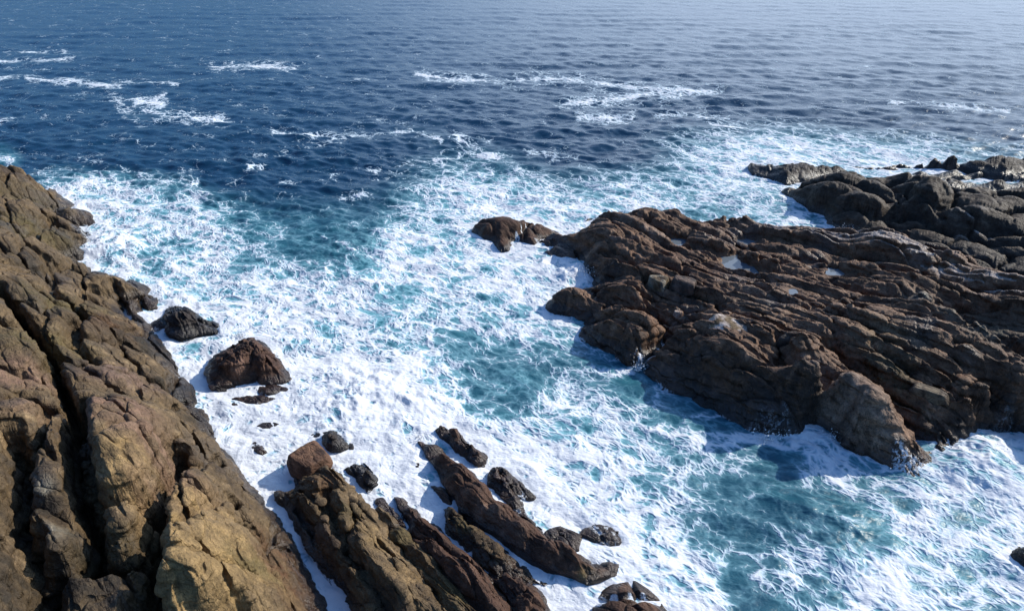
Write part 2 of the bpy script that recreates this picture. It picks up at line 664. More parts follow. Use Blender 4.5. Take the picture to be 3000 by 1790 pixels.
    wet = sst(wet_h, wet_h * 0.35, H + 0.35 * n2 + 0.15 * n3)
    ws = np.zeros_like(x)
    for px, py, z, r, s in wash:
        tx, ty = gp(px, py, z)
        ws = np.maximum(ws, s * sst(1.0, 0.3, np.hypot(x - tx, y - ty) / r + 0.35 * n2))
    if washline > 0:
        ws = np.maximum(ws, 0.62 * sst(washline, washline * 0.2, H + 0.12 * n2) * sst(-0.25, 0.25, fbm(x * 0.6, y * 0.6, 3, 101 + seed)))
    wet = np.maximum(wet, sst(0.1, 0.4, ws))
    wet = np.maximum(wet, damp * sst(0.12, 0.4, fbm(x * 0.22 + 5, y * 0.22, 4, 121 + seed)))
    ROCK_EDGES.append((poly, [p[2] if len(p) > 2 else 0 for p in outline], [len(p) > 3 for p in outline], max(cz)))
    mx = np.maximum(np.maximum(Hm[:-1, :-1], Hm[1:, :-1]), np.maximum(Hm[:-1, 1:], Hm[1:, 1:]))
    s2 = sel.reshape(nr, nc)
    keep = (mx > floor) & s2[:-1, :-1] & s2[1:, :-1] & s2[:-1, 1:] & s2[1:, 1:]
    # steep faces are broken into ledges and buttresses: move them in and out level by level
    led = creases(uu * 0.5 + 11, H * 1.3 + vv * 0.25, 4, 111 + seed) - 0.45 + 0.5 * (beds(uu, H * 1.6 + 0.3 * vv, 1.0, 0.8, 113 + seed, 3.0, 0.3) - 0.2)
    push = 0.42 * k * led * sst(0.5, 1.5, sl) * sel
    V = np.stack([x - push * sx.ravel() / sl, y - push * sy.ravel() / sl, H], -1)
    strat = np.stack([uu * 0.45, vv * 1.5, H * 1.5], -1)
    o = grid_mesh(name, V, nr, nc, keep, mat or M_ROCK, {'wet': wet, 'wash': ws, 'strat': strat}, cols)
    return tag(o, label, cat, group)

# ------------------------------------------------------------------ the rocks
PALE = (0.328, 0.285, 0.257)
OCH = (0.235, 0.155, 0.066)
OLIVE = (0.078, 0.059, 0.024)
PINK = (0.150, 0.090, 0.060)
RUST = (0.069, 0.032, 0.015)
ALGA = (0.023, 0.018, 0.011)
LICH = (0.202, 0.184, 0.143)

L_out = [(-520, 400, 5, 'o'), (-100, 470, 5), (0, 490, 4), (40, 497, 3.6), (71, 506, 3.2), (108, 537, 2), (141, 551, 1), (175, 558, .3), (150, 571),
         (189, 586), (212, 596), (255, 617, .5), (262, 628), (283, 660), (240, 664), (160, 666), (228, 670), (269, 685), (287, 712), (286, 732), (247, 741), (252, 765),
         (207, 779), (262, 790), (321, 806), (377, 820), (439, 850), (434, 866), (467, 874), (460, 905), (401, 921), (439, 952), (472, 999),
         (505, 1051), (529, 1095), (564, 1130), (599, 1205), (623, 1250), (648, 1319), (688, 1359), (748, 1444), (798, 1499), (848, 1564),
         (878, 1624), (898, 1663), (963, 1790), (1010, 1880), (1030, 1960), (-300, 1960, 8, 'o'), (-560, 1400, 8, 'o')]
L_ctl = [(0, 600, 4), (100, 600, 2.9), (190, 620, 1.2), (0, 700, 5), (100, 700, 3.4), (190, 700, 1.8), (250, 700, .9), (0, 800, 5.5), (100, 800, 3.6),
         (200, 800, 2.4), (300, 830, 1.7), (380, 855, .9), (0, 1000, 6), (100, 950, 5), (200, 950, 4), (300, 950, 3.2), (400, 990, 1.5),
         (0, 1150, 6.4), (100, 1150, 6), (170, 1150, 4.8), (250, 1100, 4.7), (350, 1100, 4.0), (450, 1100, 1.9), (520, 1150, 1.0),
         (330, 1170, 6.3), (400, 1230, 6.5), (310, 1300, 6.8), (300, 1420, 6.5), (430, 1330, 6.2), (380, 1400, 6.4), (500, 1210, 4.2), (560, 1250, 2.6), (600, 1290, 1.3),
         (560, 1400, 5.3), (500, 1450, 5.8), (640, 1440, 3.0), (700, 1480, 1.9), (520, 1550, 6.1), (600, 1600, 5.3), (700, 1590, 3.9), (780, 1600, 1.7),
         (480, 1700, 6.5), (600, 1720, 6.1), (700, 1720, 4.7), (800, 1720, 2.5), (870, 1720, .9), (900, 1750, .6), (480, 1850, 6.7), (700, 1850, 5.1), (850, 1850, 2.6), (940, 1850, .8),
         (60, 1300, 6.6), (130, 1350, 6.5), (180, 1450, 6.2), (200, 1550, 6.0), (60, 1500, 6.6), (0, 1400, 6.9), (0, 1600, 7.5), (100, 1700, 6.3),
         (200, 1700, 5.6), (330, 1540, 6.3), (360, 1600, 6.2), (360, 1720, 5.2), (0, 1800, 7), (-300, 1200, 8), (-300, 1600, 9), (100, 1900, 7), (300, 1850, 5.4)]
L_carve = [
    ([(0, 848, 5.4), (28, 881, 5.4), (71, 933, 5.2), (118, 985, 5), (146, 1027, 5), (158, 1090, 4.8), (180, 1130, 4.8), (210, 1215, 5), (205, 1300, 5.4), (215, 1374, 5.6), (224, 1429, 5.6), (244, 1489, 5.6), (262, 1530, 5.6)], .30, 2.0),
    ([(240, 1190, 5), (245, 1270, 5.4), (258, 1360, 5.6), (278, 1480, 5.6), (280, 1570, 5.5), (270, 1680, 5.2)], .42, 1.8),
    ([(505, 1270, 5), (490, 1310, 5.6), (474, 1349, 5.8), (464, 1409, 5.8), (446, 1449, 5.8), (444, 1509, 5.8), (439, 1574, 5.8), (436, 1649, 5.8), (424, 1748, 5.6), (410, 1830, 5.4)], .5, 2.6),
    ([(290, 1479, 6), (340, 1468, 6), (379, 1454, 6), (424, 1432, 6)], .28, 1.3),
    ([(285, 1640, 5.8), (350, 1630, 5.8), (400, 1608, 5.8), (430, 1594, 5.8)], .38, 1.6),
    ([(470, 1368, 5.8), (500, 1358, 5.6), (549, 1347, 5), (593, 1342, 3.4), (640, 1350, 1.8)], .2, .7),
    ([(456, 1569, 5.8), (529, 1534, 5.6), (599, 1509, 4.6), (688, 1474, 2.4)], .16, .5),
    ([(688, 1474, 2.4), (700, 1540, 3.2), (760, 1570, 2.4), (830, 1590, 1)], .16, .4),
    ([(450, 1640, 6), (520, 1625, 6), (600, 1640, 5.4), (680, 1655, 4.6), (740, 1690, 3.6)], .15, .4),
    ([(440, 1760, 6), (520, 1720, 6), (560, 1760, 6), (620, 1790, 5.6), (700, 1760, 4.6)], .18, .5),
    ([(179, 876, 3.6), (222, 895, 3.4), (250, 947, 3.4)], .3, .9),
    ([(217, 947, 3.8), (207, 1004, 4.2), (240, 1030, 4), (264, 1051, 4)], .28, .9),
    ([(94, 768, 4), (127, 791, 3.6), (146, 853, 3.8), (180, 880, 3.6)], .26, .8),
    ([(0, 768, 5), (94, 768, 4), (160, 770, 3), (250, 768, .8)], .25, .9),
    ([(0, 680, 5), (60, 690, 4), (130, 655, 2.4), (160, 664, 1.4)], .25, .8),
    ([(330, 824, 1.5), (354, 872, 1.8), (391, 914, 1.2)], .3, .8),
    ([(75, 1549, 6.6), (66, 1600, 6.8), (60, 1649, 6.8), (50, 1748, 6.8)], .45, 1.8),
    ([(140, 1650, 6.2), (128, 1698, 6.2), (125, 1800, 6.2)], .4, 1.4),
    ([(20, 1250, 6.6), (50, 1310, 6.6), (45, 1380, 6.6), (28, 1449, 6.8), (20, 1520, 7)], .5, 1.8),
    ([(130, 1180, 6), (110, 1260, 6.3), (90, 1300, 6.5), (40, 1290, 6.6)], .35, 1.1),
    ([(540, 1180, 1.8), (500, 1160, 2.4), (470, 1180, 3.4), (430, 1150, 4.4), (380, 1140, 5)], .2, .6),
]
L_tint = [(60, 640, 4, 5, (.056, .040, .024), .85), (180, 760, 3, 4, (.060, .042, .024), .8), (220, 930, 3.6, 3, (.064, .044, .024), .8), (360, 1010, 2, 2.5, (.060, .040, .024), .8),
          (80, 1450, 6.6, 1.6, (.020, .017, .013), .85), (30, 1330, 6.6, 1.5, (.020, .017, .013), .8), (30, 1700, 7, 2.2, (.020, .017, .013), .8), (200, 1680, 5.8, 1.8, (.020, .017, .013), .8), (340, 1740, 5.6, 1.6, (.020, .017, .013), .8), (230, 1080, 4.6, 1.8, (.020, .017, .013), .7), (140, 880, 4, 1.8, (.020, .017, .013), .7), (70, 760, 4, 2.0, (.020, .017, .013), .7), (60, 560, 3, 3.0, (.020, .017, .013), .6), (180, 690, 2, 2.0, (.020, .017, .013), .6), (250, 1560, 5.8, 1.2, (.020, .017, .013), .8), (400, 960, 2, 1.8, (.020, .017, .013), .6),  # near-black patches: dark lichen, plus deep shade painted into the stone
          (330, 1190, 6.4, 2.2, PINK, .9), (420, 1260, 6.4, 1.6, PINK, .8), (330, 1340, 6.6, 1.5, OCH, .9), (360, 1430, 6.4, 1.4, OCH, .7),
          (500, 1420, 5.8, 2, PINK, .6), (560, 1480, 5.6, 2.2, OCH, .8), (540, 1600, 6, 2.2, OCH, 1), (660, 1620, 4.6, 1.8, OCH, 1), (600, 1740, 6, 2.2, OCH, .9),
          (760, 1700, 3, 1.4, OCH, .7), (500, 1760, 6.4, 1.6, OCH, .9), (110, 1420, 6.5, .7, LICH, .6), (150, 1560, 6.2, .8, LICH, .5), (110, 1710, 6.4, .5, LICH, .9),
          (40, 1080, 6.2, 2.0, PINK, .9), (60, 1180, 6.4, 1.4, PINK, .6), (130, 1000, 5, 3.0, OLIVE, .9), (200, 900, 3.5, 3.0, OLIVE, .8), (60, 640, 4, 4, OLIVE, .9), (100, 560, 3, 4.0, OLIVE, .6),
          (330, 930, 3, 2.4, RUST, .6), (350, 1080, 4, 2.4, (.12, .075, .06), .7), (440, 1010, 1.2, 2.6, ALGA, .9), (520, 1140, .9, 2.0, ALGA, .9), (590, 1240, .8, 1.5, ALGA, .8),
          (860, 1700, 1, 1.6, RUST, .9), (820, 1610, 1, 1.2, RUST, .8), (920, 1800, .8, 1.6, RUST, .9), (740, 1660, 3.6, 1, OLIVE, .8), (300, 1580, 6.2, 1.2, OLIVE, .7)]
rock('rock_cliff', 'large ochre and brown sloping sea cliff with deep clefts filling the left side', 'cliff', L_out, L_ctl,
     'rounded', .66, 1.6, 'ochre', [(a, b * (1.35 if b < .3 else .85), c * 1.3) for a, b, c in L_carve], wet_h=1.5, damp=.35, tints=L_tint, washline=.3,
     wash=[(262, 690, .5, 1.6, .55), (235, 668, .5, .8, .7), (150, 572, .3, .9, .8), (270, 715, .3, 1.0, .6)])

T_out = [(1576, 713), (1590, 735), (1604, 748), (1630, 762), (1652, 776), (1692, 774), (1700, 792), (1718, 815), (1735, 836), (1709, 853), (1652, 858), (1615, 885), (1591, 908),
         (1635, 923), (1680, 930), (1718, 941), (1700, 955), (1700, 984), (1704, 990), (1743, 1018), (1791, 1042), (1848, 1078), (1864, 1082), (1892, 1095), (1933, 1123), (1945, 1143),
         (2026, 1163), (2106, 1204), (2150, 1232), (2200, 1262), (2248, 1281), (2309, 1289), (2349, 1291), (2373, 1272), (2437, 1291), (2452, 1321), (2519, 1347),
         (2570, 1372), (2608, 1387), (2674, 1410), (2730, 1396), (2756, 1367), (2808, 1350), (2830, 1328), (2867, 1276), (2920, 1280), (2978, 1276), (3000, 1292), (3150, 1370), (3330, 1390, .5, 'o'), (3420, 900, 4.0, 'o'),
         (3150, 850, 4.2), (2997, 804, 4.2), (2908, 784, 4.0), (2807, 740, 4.0), (2706, 719, 3.8), (2638, 691, 3.8), (2577, 675, 3.8), (2520, 684, 3.0), (2476, 687, 2.6), (2407, 679, 2.5),
         (2363, 675, 2.2), (2274, 665, 2.0), (2205, 663, 1.8), (2182, 650, 1.8), (2095, 645, 1.8), (2033, 650, 2.0), (1985, 620, 2.4), (1924, 617, 2.4), (1880, 622, 2.1),
         (1840, 640, 1.8), (1762, 639, 1.8), (1731, 658, 1.8), (1700, 687, 1.0), (1613, 693, .4)]
T_ctl = [(1770, 668, 2.8), (1850, 708, 2.8), (1900, 735, 2.5), (1750, 730, 2.0), (1650, 715, .8), (1720, 752, 1.1), (1780, 785, 1.7), (1780, 825, .8), (1830, 790, 1.9),
         (2170, 778, 1.75), (2190, 713, 1.5), (2445, 797, 2.4), (1990, 711, 1.9), (2000, 760, 2.3), (2080, 720, 2.1), (2050, 690, 2.0), (1950, 660, 2.2), (2020, 675, 2.0),
         (2300, 700, 2.3), (2300, 760, 2.5), (2400, 730, 2.5), (2240, 740, 1.9), (2280, 680, 2.0), (2450, 730, 2.4), (2520, 760, 2.6), (2100, 800, 2.0), (2230, 800, 2.0),
         (1630, 870, .9), (1690, 865, 1.3), (1740, 862, 1.4), (1660, 892, .8), (1790, 850, 1.8), (1850, 850, 2.1), (1870, 880, 1.7), (1780, 900, 1.2), (1720, 920, .5), (1820, 870, 1.9),
         (1920, 830, 2.2), (2000, 880, 2.0), (2100, 870, 2.5), (1930, 900, 1.4), (1900, 925, .9), (2050, 920, 2.2),
         (1800, 920, 1.6), (1850, 925, 2.0), (1900, 945, 2.1), (1940, 975, 1.3), (1880, 990, 1.6), (1830, 1000, 1.4), (1770, 965, 1.3), (1730, 980, .7), (1900, 1020, 1.0), (1850, 1045, .6), (1790, 1015, .8),
         (1990, 965, 2.0), (2030, 960, 2.4), (2100, 940, 2.8), (2140, 960, 3.0), (2180, 1010, 2.9), (2020, 1020, 1.8), (1960, 1060, .9), (2080, 1060, 2.2), (2150, 1075, 2.3), (2200, 1090, 2.4),
         (2010, 1110, .8), (2120, 1150, 1.0), (2200, 1190, 1.1), (2300, 1230, .9), (2260, 1130, 2.2), (2280, 990, 3.2),
         (2340, 1000, 3.9), (2400, 1045, 4.1), (2470, 1105, 3.9), (2530, 1175, 3.1), (2580, 1240, 2.2), (2620, 1305, 1.35), (2660, 1365, .8), (2690, 1395, .3),
         (2300, 1080, 2.2), (2380, 1140, 1.9), (2440, 1210, 1.5), (2480, 1270, 1.0), (2400, 1220, .9), (2540, 1330, .6),
         (2490, 1040, 2.5), (2550, 1110, 2.0), (2610, 1180, 1.6), (2660, 1240, 1.0), (2700, 1300, .6), (2750, 1335, .4),
         (2700, 1205, 1.6), (2760, 1205, 1.6), (2850, 1232, 1.3), (2800, 1270, .9), (2850, 1255, .8),
         (2900, 1135, 2.8), (2960, 1175, 2.8), (3000, 1210, 2.5), (2850, 1115, 2.7), (2930, 1220, 1.5), (2980, 1262, .6), (2880, 1180, 1.6),
         (2200, 860, 2.7), (2300, 900, 3.0), (2300, 830, 2.7), (2400, 860, 2.8), (2400, 930, 3.2), (2500, 900, 3.2), (2500, 980, 3.3), (2600, 960, 3.4), (2600, 1030, 3.1),
         (2700, 1050, 3.1), (2700, 1110, 2.5), (2800, 1060, 3.2), (2900, 1075, 3.0), (3000, 1115, 3.0), (2330, 950, 3.0), (2420, 1000, 3.1),
         (2640, 890, 2.4), (2750, 945, 2.1), (2850, 1000, 2.1), (2950, 1040, 2.2), (2640, 825, 3.6), (2700, 852, 3.8), (2780, 895, 3.9), (2860, 945, 3.9), (2930, 985, 3.7),
         (2690, 800, 3.2), (2780, 830, 3.2), (2880, 865, 3.2), (2980, 915, 3.3), (2600, 740, 3.4), (2700, 770, 3.4), (2820, 790, 3.5), (2950, 840, 3.7), (2560, 720, 3.5), (2620, 715, 3.9),
         (3150, 1000, 3), (3150, 1150, 2.8), (3150, 1250, 1.8)]
T_carve = [([(1962, 968, 1.4), (1940, 1000, .8), (1900, 1045, .4), (1866, 1078, .1)], .45, 1.3),
           ([(1590, 700, .6), (1735, 790, 1.6)], .2, .3),
           ([(1760, 730, 2), (1830, 770, 2), (1920, 780, 2), (2000, 800, 2.1)], .3, .7),
           ([(1800, 690, 2.7), (1880, 720, 2.5), (1960, 760, 2.3)], .25, .6),
           ([(1740, 860, 1.4), (1840, 900, 1.5), (1960, 920, 1.6), (2050, 905, 2.3)], .35, .8),
           ([(1780, 905, 1.2), (1880, 915, 1.3), (1965, 960, 1.4)], .3, .7),
           ([(2280, 975, 3.2), (2300, 1060, 2.6), (2360, 1130, 2.2)], .3, .7),
           ([(2440, 1000, 3), (2530, 1080, 2.4), (2600, 1165, 1.9), (2650, 1230, 1.3), (2700, 1290, .7)], .5, .9),
           ([(2560, 1000, 3.2), (2680, 1090, 2.7), (2800, 1170, 2), (2860, 1190, 1.8)], .3, .6),
           ([(2100, 890, 2.5), (2200, 930, 2.8), (2330, 985, 3)], .25, .5),
           ([(2200, 830, 2.5), (2400, 900, 3), (2600, 1000, 3.2), (2800, 1100, 2.9)], .22, .5),
           ([(2480, 830, 2.9), (2640, 900, 2.7), (2800, 975, 2.6), (2990, 1070, 2.6)], .6, .7),
           ([(2340, 750, 2.4), (2500, 770, 2.6), (2620, 800, 2.9), (2760, 830, 2.8), (2990, 905, 2.9)], .5, .7),
           ([(2000, 1050, 1.5), (2090, 1080, 2), (2180, 1130, 2), (2280, 1180, 1.5)], .2, .35)]
POOLS = [('tide pool lying palest and largest among brown slabs, shaped like a boot', [(2120, 752), (2160, 748), (2170, 768), (2192, 778), (2216, 798), (2190, 802), (2150, 798), (2124, 786)], 1.7, 2.0),
         ('small tide pool in a notch just behind the rear rim of rocks', [(2161, 705), (2190, 702), (2205, 706), (2221, 724), (2195, 724), (2170, 718)], 1.45, 1.8),
         ('small white tide pool at the foot of a smooth tilted slab', [(2425, 803), (2436, 790), (2455, 788), (2466, 802)], 2.35, 2.1),
         ('dim bluish tide pool on the wet flat behind the domed rock', [(1955, 715), (1980, 700), (2016, 702), (2005, 716), (1975, 724)], 1.85, 2.2),
         ('sliver of tide pool between upright ledges near the far tip', [(1876, 660), (1900, 657), (1908, 664), (1885, 669)], 1.9, 2.2),
         ('tiny round tide pool alone on the open slabs', [(2314, 852), (2328, 850), (2333, 860), (2320, 864)], 2.7, 2.7)]
WARM = (0.204, 0.142, 0.103)
T_tint = [(2010, 1100, 0.8, 2.2, (.024, .019, .016), .9), (2120, 1150, 1, 2.4, (.024, .019, .016), .9), (2220, 1200, 1, 2.2, (.024, .019, .016), .9), (2320, 1230, 0.9, 2.2, (.024, .019, .016), .9), (2400, 1190, 1.2, 1.5, (.024, .019, .016), .9), (2480, 1270, 1, 1.2, (.024, .019, .016), .9), (1770, 820, 0.9, 1.7, (.024, .019, .016), .9), (1720, 770, 1, 1.2, (.024, .019, .016), .9), (1840, 1035, 0.8, 1.8, (.024, .019, .016), .9), (1750, 1000, 0.8, 1.2, (.024, .019, .016), .9), (1640, 905, 0.6, 1.3, (.024, .019, .016), .9), (2930, 1240, 1, 2.5, (.024, .019, .016), .9), (2760, 1300, 0.6, 1.8, (.024, .019, .016), .9), (2840, 1290, 0.6, 1.5, (.024, .019, .016), .9), (1890, 1060, 0.6, 1.2, (.024, .019, .016), .9), (1800, 840, 0.9, 1.2, (.024, .019, .016), .9),  # wet black front walls, their shade also painted into the colour
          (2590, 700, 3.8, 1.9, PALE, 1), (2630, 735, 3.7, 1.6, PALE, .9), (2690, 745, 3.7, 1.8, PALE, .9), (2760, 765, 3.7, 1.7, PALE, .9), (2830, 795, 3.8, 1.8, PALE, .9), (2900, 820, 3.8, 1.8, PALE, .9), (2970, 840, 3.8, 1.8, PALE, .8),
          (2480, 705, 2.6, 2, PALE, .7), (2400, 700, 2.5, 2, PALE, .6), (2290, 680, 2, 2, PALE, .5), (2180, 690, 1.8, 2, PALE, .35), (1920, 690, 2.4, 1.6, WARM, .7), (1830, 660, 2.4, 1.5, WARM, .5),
          (2480, 1110, 3.4, 1.3, WARM, 1), (2400, 1045, 3.7, 1.4, WARM, 1), (2550, 1190, 2.8, 1.2, WARM, 1), (2610, 1290, 1.8, 1.1, PALE, .7), (2600, 1250, 2.2, 1.0, WARM, 1), (2720, 860, 3.7, 2.0, (.15, .14, .11), .8), (2860, 950, 3.8, 2.4, (.13, .125, .095), .8),
          (2300, 920, 3, 3, (.17, .105, .066), .8), (2500, 940, 3.2, 3, (.17, .105, .066), .8), (2200, 870, 2.7, 3, (.15, .10, .066), .8), (2600, 1000, 3.2, 2.6, (.16, .11, .062), .6), (2600, 1090, 2.6, 2, OLIVE, .6), (2130, 940, 2.9, 2, WARM, .6), (2250, 830, 2.6, 2.5, WARM, .4),
          (2950, 1000, 2.6, 4, (.05, .047, .037), .8), (2900, 930, 3, 2, (.055, .052, .038), .6)]
T_wash = [(2225, 1265, .15, 1.5, .42), (2290, 1270, .3, 1.2, .44), (2292, 1235, .6, .5, .42), (2330, 1285, .2, .9, .44), (2660, 1360, .7, 1.1, .6), (2640, 1330, 1.0, .8, .58), (2700, 1390, .2, 1.2, .5), (2590, 700, 3, .1, 0),
          (1905, 1045, .5, .5, .9), (1930, 1015, .7, .32, 1), (1945, 990, .9, .25, 1), (1880, 1066, .2, .8, .8), (2940, 1270, .3, 1.2, .42)]
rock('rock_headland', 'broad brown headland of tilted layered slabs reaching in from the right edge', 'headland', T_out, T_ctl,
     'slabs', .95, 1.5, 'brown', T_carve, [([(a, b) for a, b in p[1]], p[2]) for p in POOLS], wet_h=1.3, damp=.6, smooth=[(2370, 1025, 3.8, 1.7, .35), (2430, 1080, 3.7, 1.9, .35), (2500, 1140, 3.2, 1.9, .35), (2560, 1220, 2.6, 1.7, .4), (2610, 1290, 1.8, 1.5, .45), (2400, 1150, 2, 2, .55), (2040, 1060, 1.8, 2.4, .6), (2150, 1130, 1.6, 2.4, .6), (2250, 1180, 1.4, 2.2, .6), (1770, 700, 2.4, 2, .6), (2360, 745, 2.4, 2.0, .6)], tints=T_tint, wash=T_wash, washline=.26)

U_out = [(2286, 560), (2310, 577), (2343, 600), (2380, 620), (2415, 632), (2423, 657), (2472, 683), (2560, 722), (2700, 792), (2900, 882), (3100, 962), (3330, 1000, 0, 'o'), (3330, 590, 2.5, 'o'),
         (3120, 590, 2.5), (2989, 574, 2.5), (2868, 562, 2.8), (2767, 537, 3.6), (2731, 521, 4.0), (2685, 526, 3.2), (2670, 545, 1.8), (2585, 537, 1.6), (2516, 515, 2.4), (2480, 524, 1.6), (2375, 533, 1.0), (2310, 546, .6)]
U_ctl = [(2400, 570, 1.6), (2440, 600, 1.6), (2500, 565, 2.3), (2470, 640, .9), (2500, 598, 2.0), (2560, 600, 2.3), (2540, 650, 1.2), (2600, 610, 1.5), (2650, 598, 2.3), (2640, 650, .9), (2700, 602, 2.5),
         (2760, 640, 1.5), (2800, 615, 2.7), (2860, 635, 2.7), (2900, 640, 2.5), (2740, 580, 3.2), (2620, 560, 1.7), (2820, 665, 1.7), (2700, 740, .6), (2850, 780, .7), (2950, 740, 1.2), (2950, 670, 2.1), (3100, 650, 2.5),
         (2340, 575, .9), (2600, 690, .6), (2900, 690, 1.4), (3000, 700, 1.8)]
rock('rock_headland', 'dark olive headland of big rounded humps behind the narrow foaming cove', 'headland', U_out, U_ctl,
     'rounded', .75, 1.8, 'grey', [([(2480, 590, 2), (2560, 625, 1.8), (2660, 640, 1.2), (2780, 690, 1.2)], .4, .8), ([(2600, 570, 1.8), (2680, 600, 2), (2760, 640, 2)], .3, .7)], wet_h=.7,
     tints=[(2820, 662, 1.8, 1.8, PALE, .9), (2870, 680, 1.8, 1.5, PALE, .7), (2700, 760, 1, 5, (.05, .042, .035), .8), (2900, 780, 1, 6, (.05, .042, .035), .8)], washline=.14, seed=1)

V_out = [(2189, 488), (2205, 512), (2250, 524), (2280, 533), (2302, 543), (2350, 538), (2420, 530), (2500, 520), (2506, 509, .5), (2456, 487, 1.1), (2407, 482, 1.2), (2399, 495, .6), (2343, 481, .8), (2320, 487, .6), (2254, 483, .8), (2201, 477, .7)]
rock('sea_rock', 'low black jagged reef lying off the far tip of the olive headland', 'reef', V_out, [(2300, 505, 1.0), (2360, 515, .8), (2450, 505, 1.0), (2250, 500, .5)], 'knobbly', 0.55, 1.4, 'dark', wet_h=1.2, washline=.2, seed=2)
rock('sea_rock', 'thin black line of rocks awash in foam between two far reefs', 'reef', [(2496, 487), (2540, 494), (2600, 498), (2636, 498), (2610, 487, .3), (2560, 484, .5), (2520, 481, .5)], [(2550, 489, .5), (2600, 492, .3)], 'knobbly', .8, 1.2, 'dark', wet_h=1.2, washline=.25, seed=3, floor=-.4)
W_out = [(2600, 488), (2706, 497), (2800, 502), (2900, 526), (3000, 532), (3150, 545), (3330, 550, 1, 'o'), (3330, 470, 1, 'o'), (3050, 478, 1.2), (2961, 463, 1.4), (2917, 457, 1.7), (2848, 469, 1.3), (2800, 458, 1.6), (2740, 459, 1.5), (2712, 464, 1.3), (2700, 477, .7), (2640, 478, .5)]
rock('sea_rock', 'long black reef with an upright knob, behind the olive headland', 'reef', W_out, [(2760, 480, 1.1), (2850, 490, .9), (2950, 490, 1.4), (2680, 487, .4), (3100, 510, 1.2)], 'knobbly', 0.55, 1.4, 'dark', wet_h=1.4, washline=.15, seed=4)
W2 = [(2613, 518), (2650, 525), (2760, 529), (2850, 526), (2894, 518), (2870, 502, .7), (2800, 497, .8), (2700, 502, .6), (2650, 507, .4)]
rock('sea_rock', 'black tongue of rock pointing seaward beneath the long far reef', 'reef', W2, [(2700, 514, .7), (2800, 512, .9), (2650, 516, .4)], 'knobbly', 0.55, 1.3, 'dark', wet_h=1.3, washline=.2, seed=5)
W3 = [(2590, 540), (2680, 546), (2780, 572), (2900, 580), (3020, 588), (3330, 600, .5, 'o'), (3330, 540, .5, 'o'), (3000, 534, .8), (2925, 526, 1.2), (2895, 540, .5), (2790, 523, .9), (2740, 525, .8), (2640, 532, .4)]
rock('sea_rock', 'low wet black shelf of rock with shining puddles next to the tallest olive hump', 'reef', W3, [(2800, 545, .7), (2925, 545, .9), (2850, 560, .4), (2980, 560, .5)], 'knobbly', 0.55, 1.4, 'dark', wet_h=1.3, washline=.25, seed=6)
rock('sea_rock', 'black rock cut by the frame at the seaward end of the far reefs', 'reef', [(2935, 458), (2960, 466), (3050, 472), (3330, 480, 1, 'o'), (3330, 440, 1, 'o'), (3050, 430, 1.8), (2990, 438, 1.5), (2960, 446, 1.0)], [(3000, 455, 1.2)], 'knobbly', 0.55, 1.4, 'dark', wet_h=1.3, washline=.2, seed=7)

S_out = [(1383, 678), (1402, 694), (1416, 704), (1438, 709), (1450, 722), (1468, 739), (1490, 735), (1498, 722), (1506, 713), (1530, 718), (1565, 726), (1580, 709), (1640, 684), (1613, 670, .3), (1575, 655, .7), (1548, 652, .6), (1481, 647, .9), (1411, 645, .8), (1389, 658, .5)]
rock('sea_rock', 'flat brown rock split by a white trickle, lying off the headland tip', 'rock', S_out, [(1420, 670, .9), (1470, 668, 1.0), (1460, 700, .9), (1475, 722, .5), (1530, 680, .8), (1560, 700, .6), (1580, 680, .6)], 'rounded', .45, 1.4, 'wetbrown',
     [([(1548, 653, .7), (1530, 672, .8), (1512, 694, .6), (1506, 712, .1)], .22, .7)], wet_h=.5, wash=[(1545, 656, .7, .3, .9), (1530, 672, .7, .26, .95), (1517, 690, .5, .3, .95), (1575, 705, .3, .5, .6)], washline=.14, seed=8)
rock('sea_rock', 'thin dark slab showing above the foam behind the headland tip', 'rock', [(1716, 647), (1740, 645), (1772, 641), (1772, 633, .3), (1745, 634, .35), (1725, 640, .2)], [(1745, 640, .3)], 'knobbly', .4, 1.0, 'dark', wet_h=1, seed=9, floor=-.3)
rock('sea_rock', 'small grey humped boulder standing behind the headland rim', 'boulder', [(1808, 642), (1860, 642), (1864, 632, .8), (1845, 618, 1.6), (1832, 614, 1.9), (1820, 622, 1.4)], [(1835, 630, 1.3)], 'knobbly', .4, 1.0, 'grey', wet_h=.6, seed=10)

A_out = [(450, 949), (462, 960), (484, 966), (490, 985), (505, 998), (540, 1004), (560, 1001), (580, 988), (640, 980), (622, 965), (634, 955), (600, 940), (575, 920), (552, 902), (524, 894, .3), (495, 903), (478, 926), (460, 938)]
rock('sea_rock', 'jagged black rock with foam in its hollows, close under the ochre cliff', 'rock', A_out, [(520, 915, 1.3), (500, 940, 1.1), (540, 950, 1.0), (530, 980, .8), (560, 930, .9), (600, 955, .7), (590, 975, .4), (475, 950, .6)], 'knobbly', .95, 1.2, 'dark', wet_h=1.1, washline=.2, seed=12)
B_out = [(606, 1086), (611, 1058), (630, 1045), (651, 1034), (698, 1010), (718, 994), (736, 991, .5), (760, 1000), (776, 1010), (800, 1035), (823, 1062), (846, 1098), (853, 1122), (800, 1130), (748, 1128), (720, 1128), (693, 1137), (650, 1140), (623, 1147), (610, 1125)]
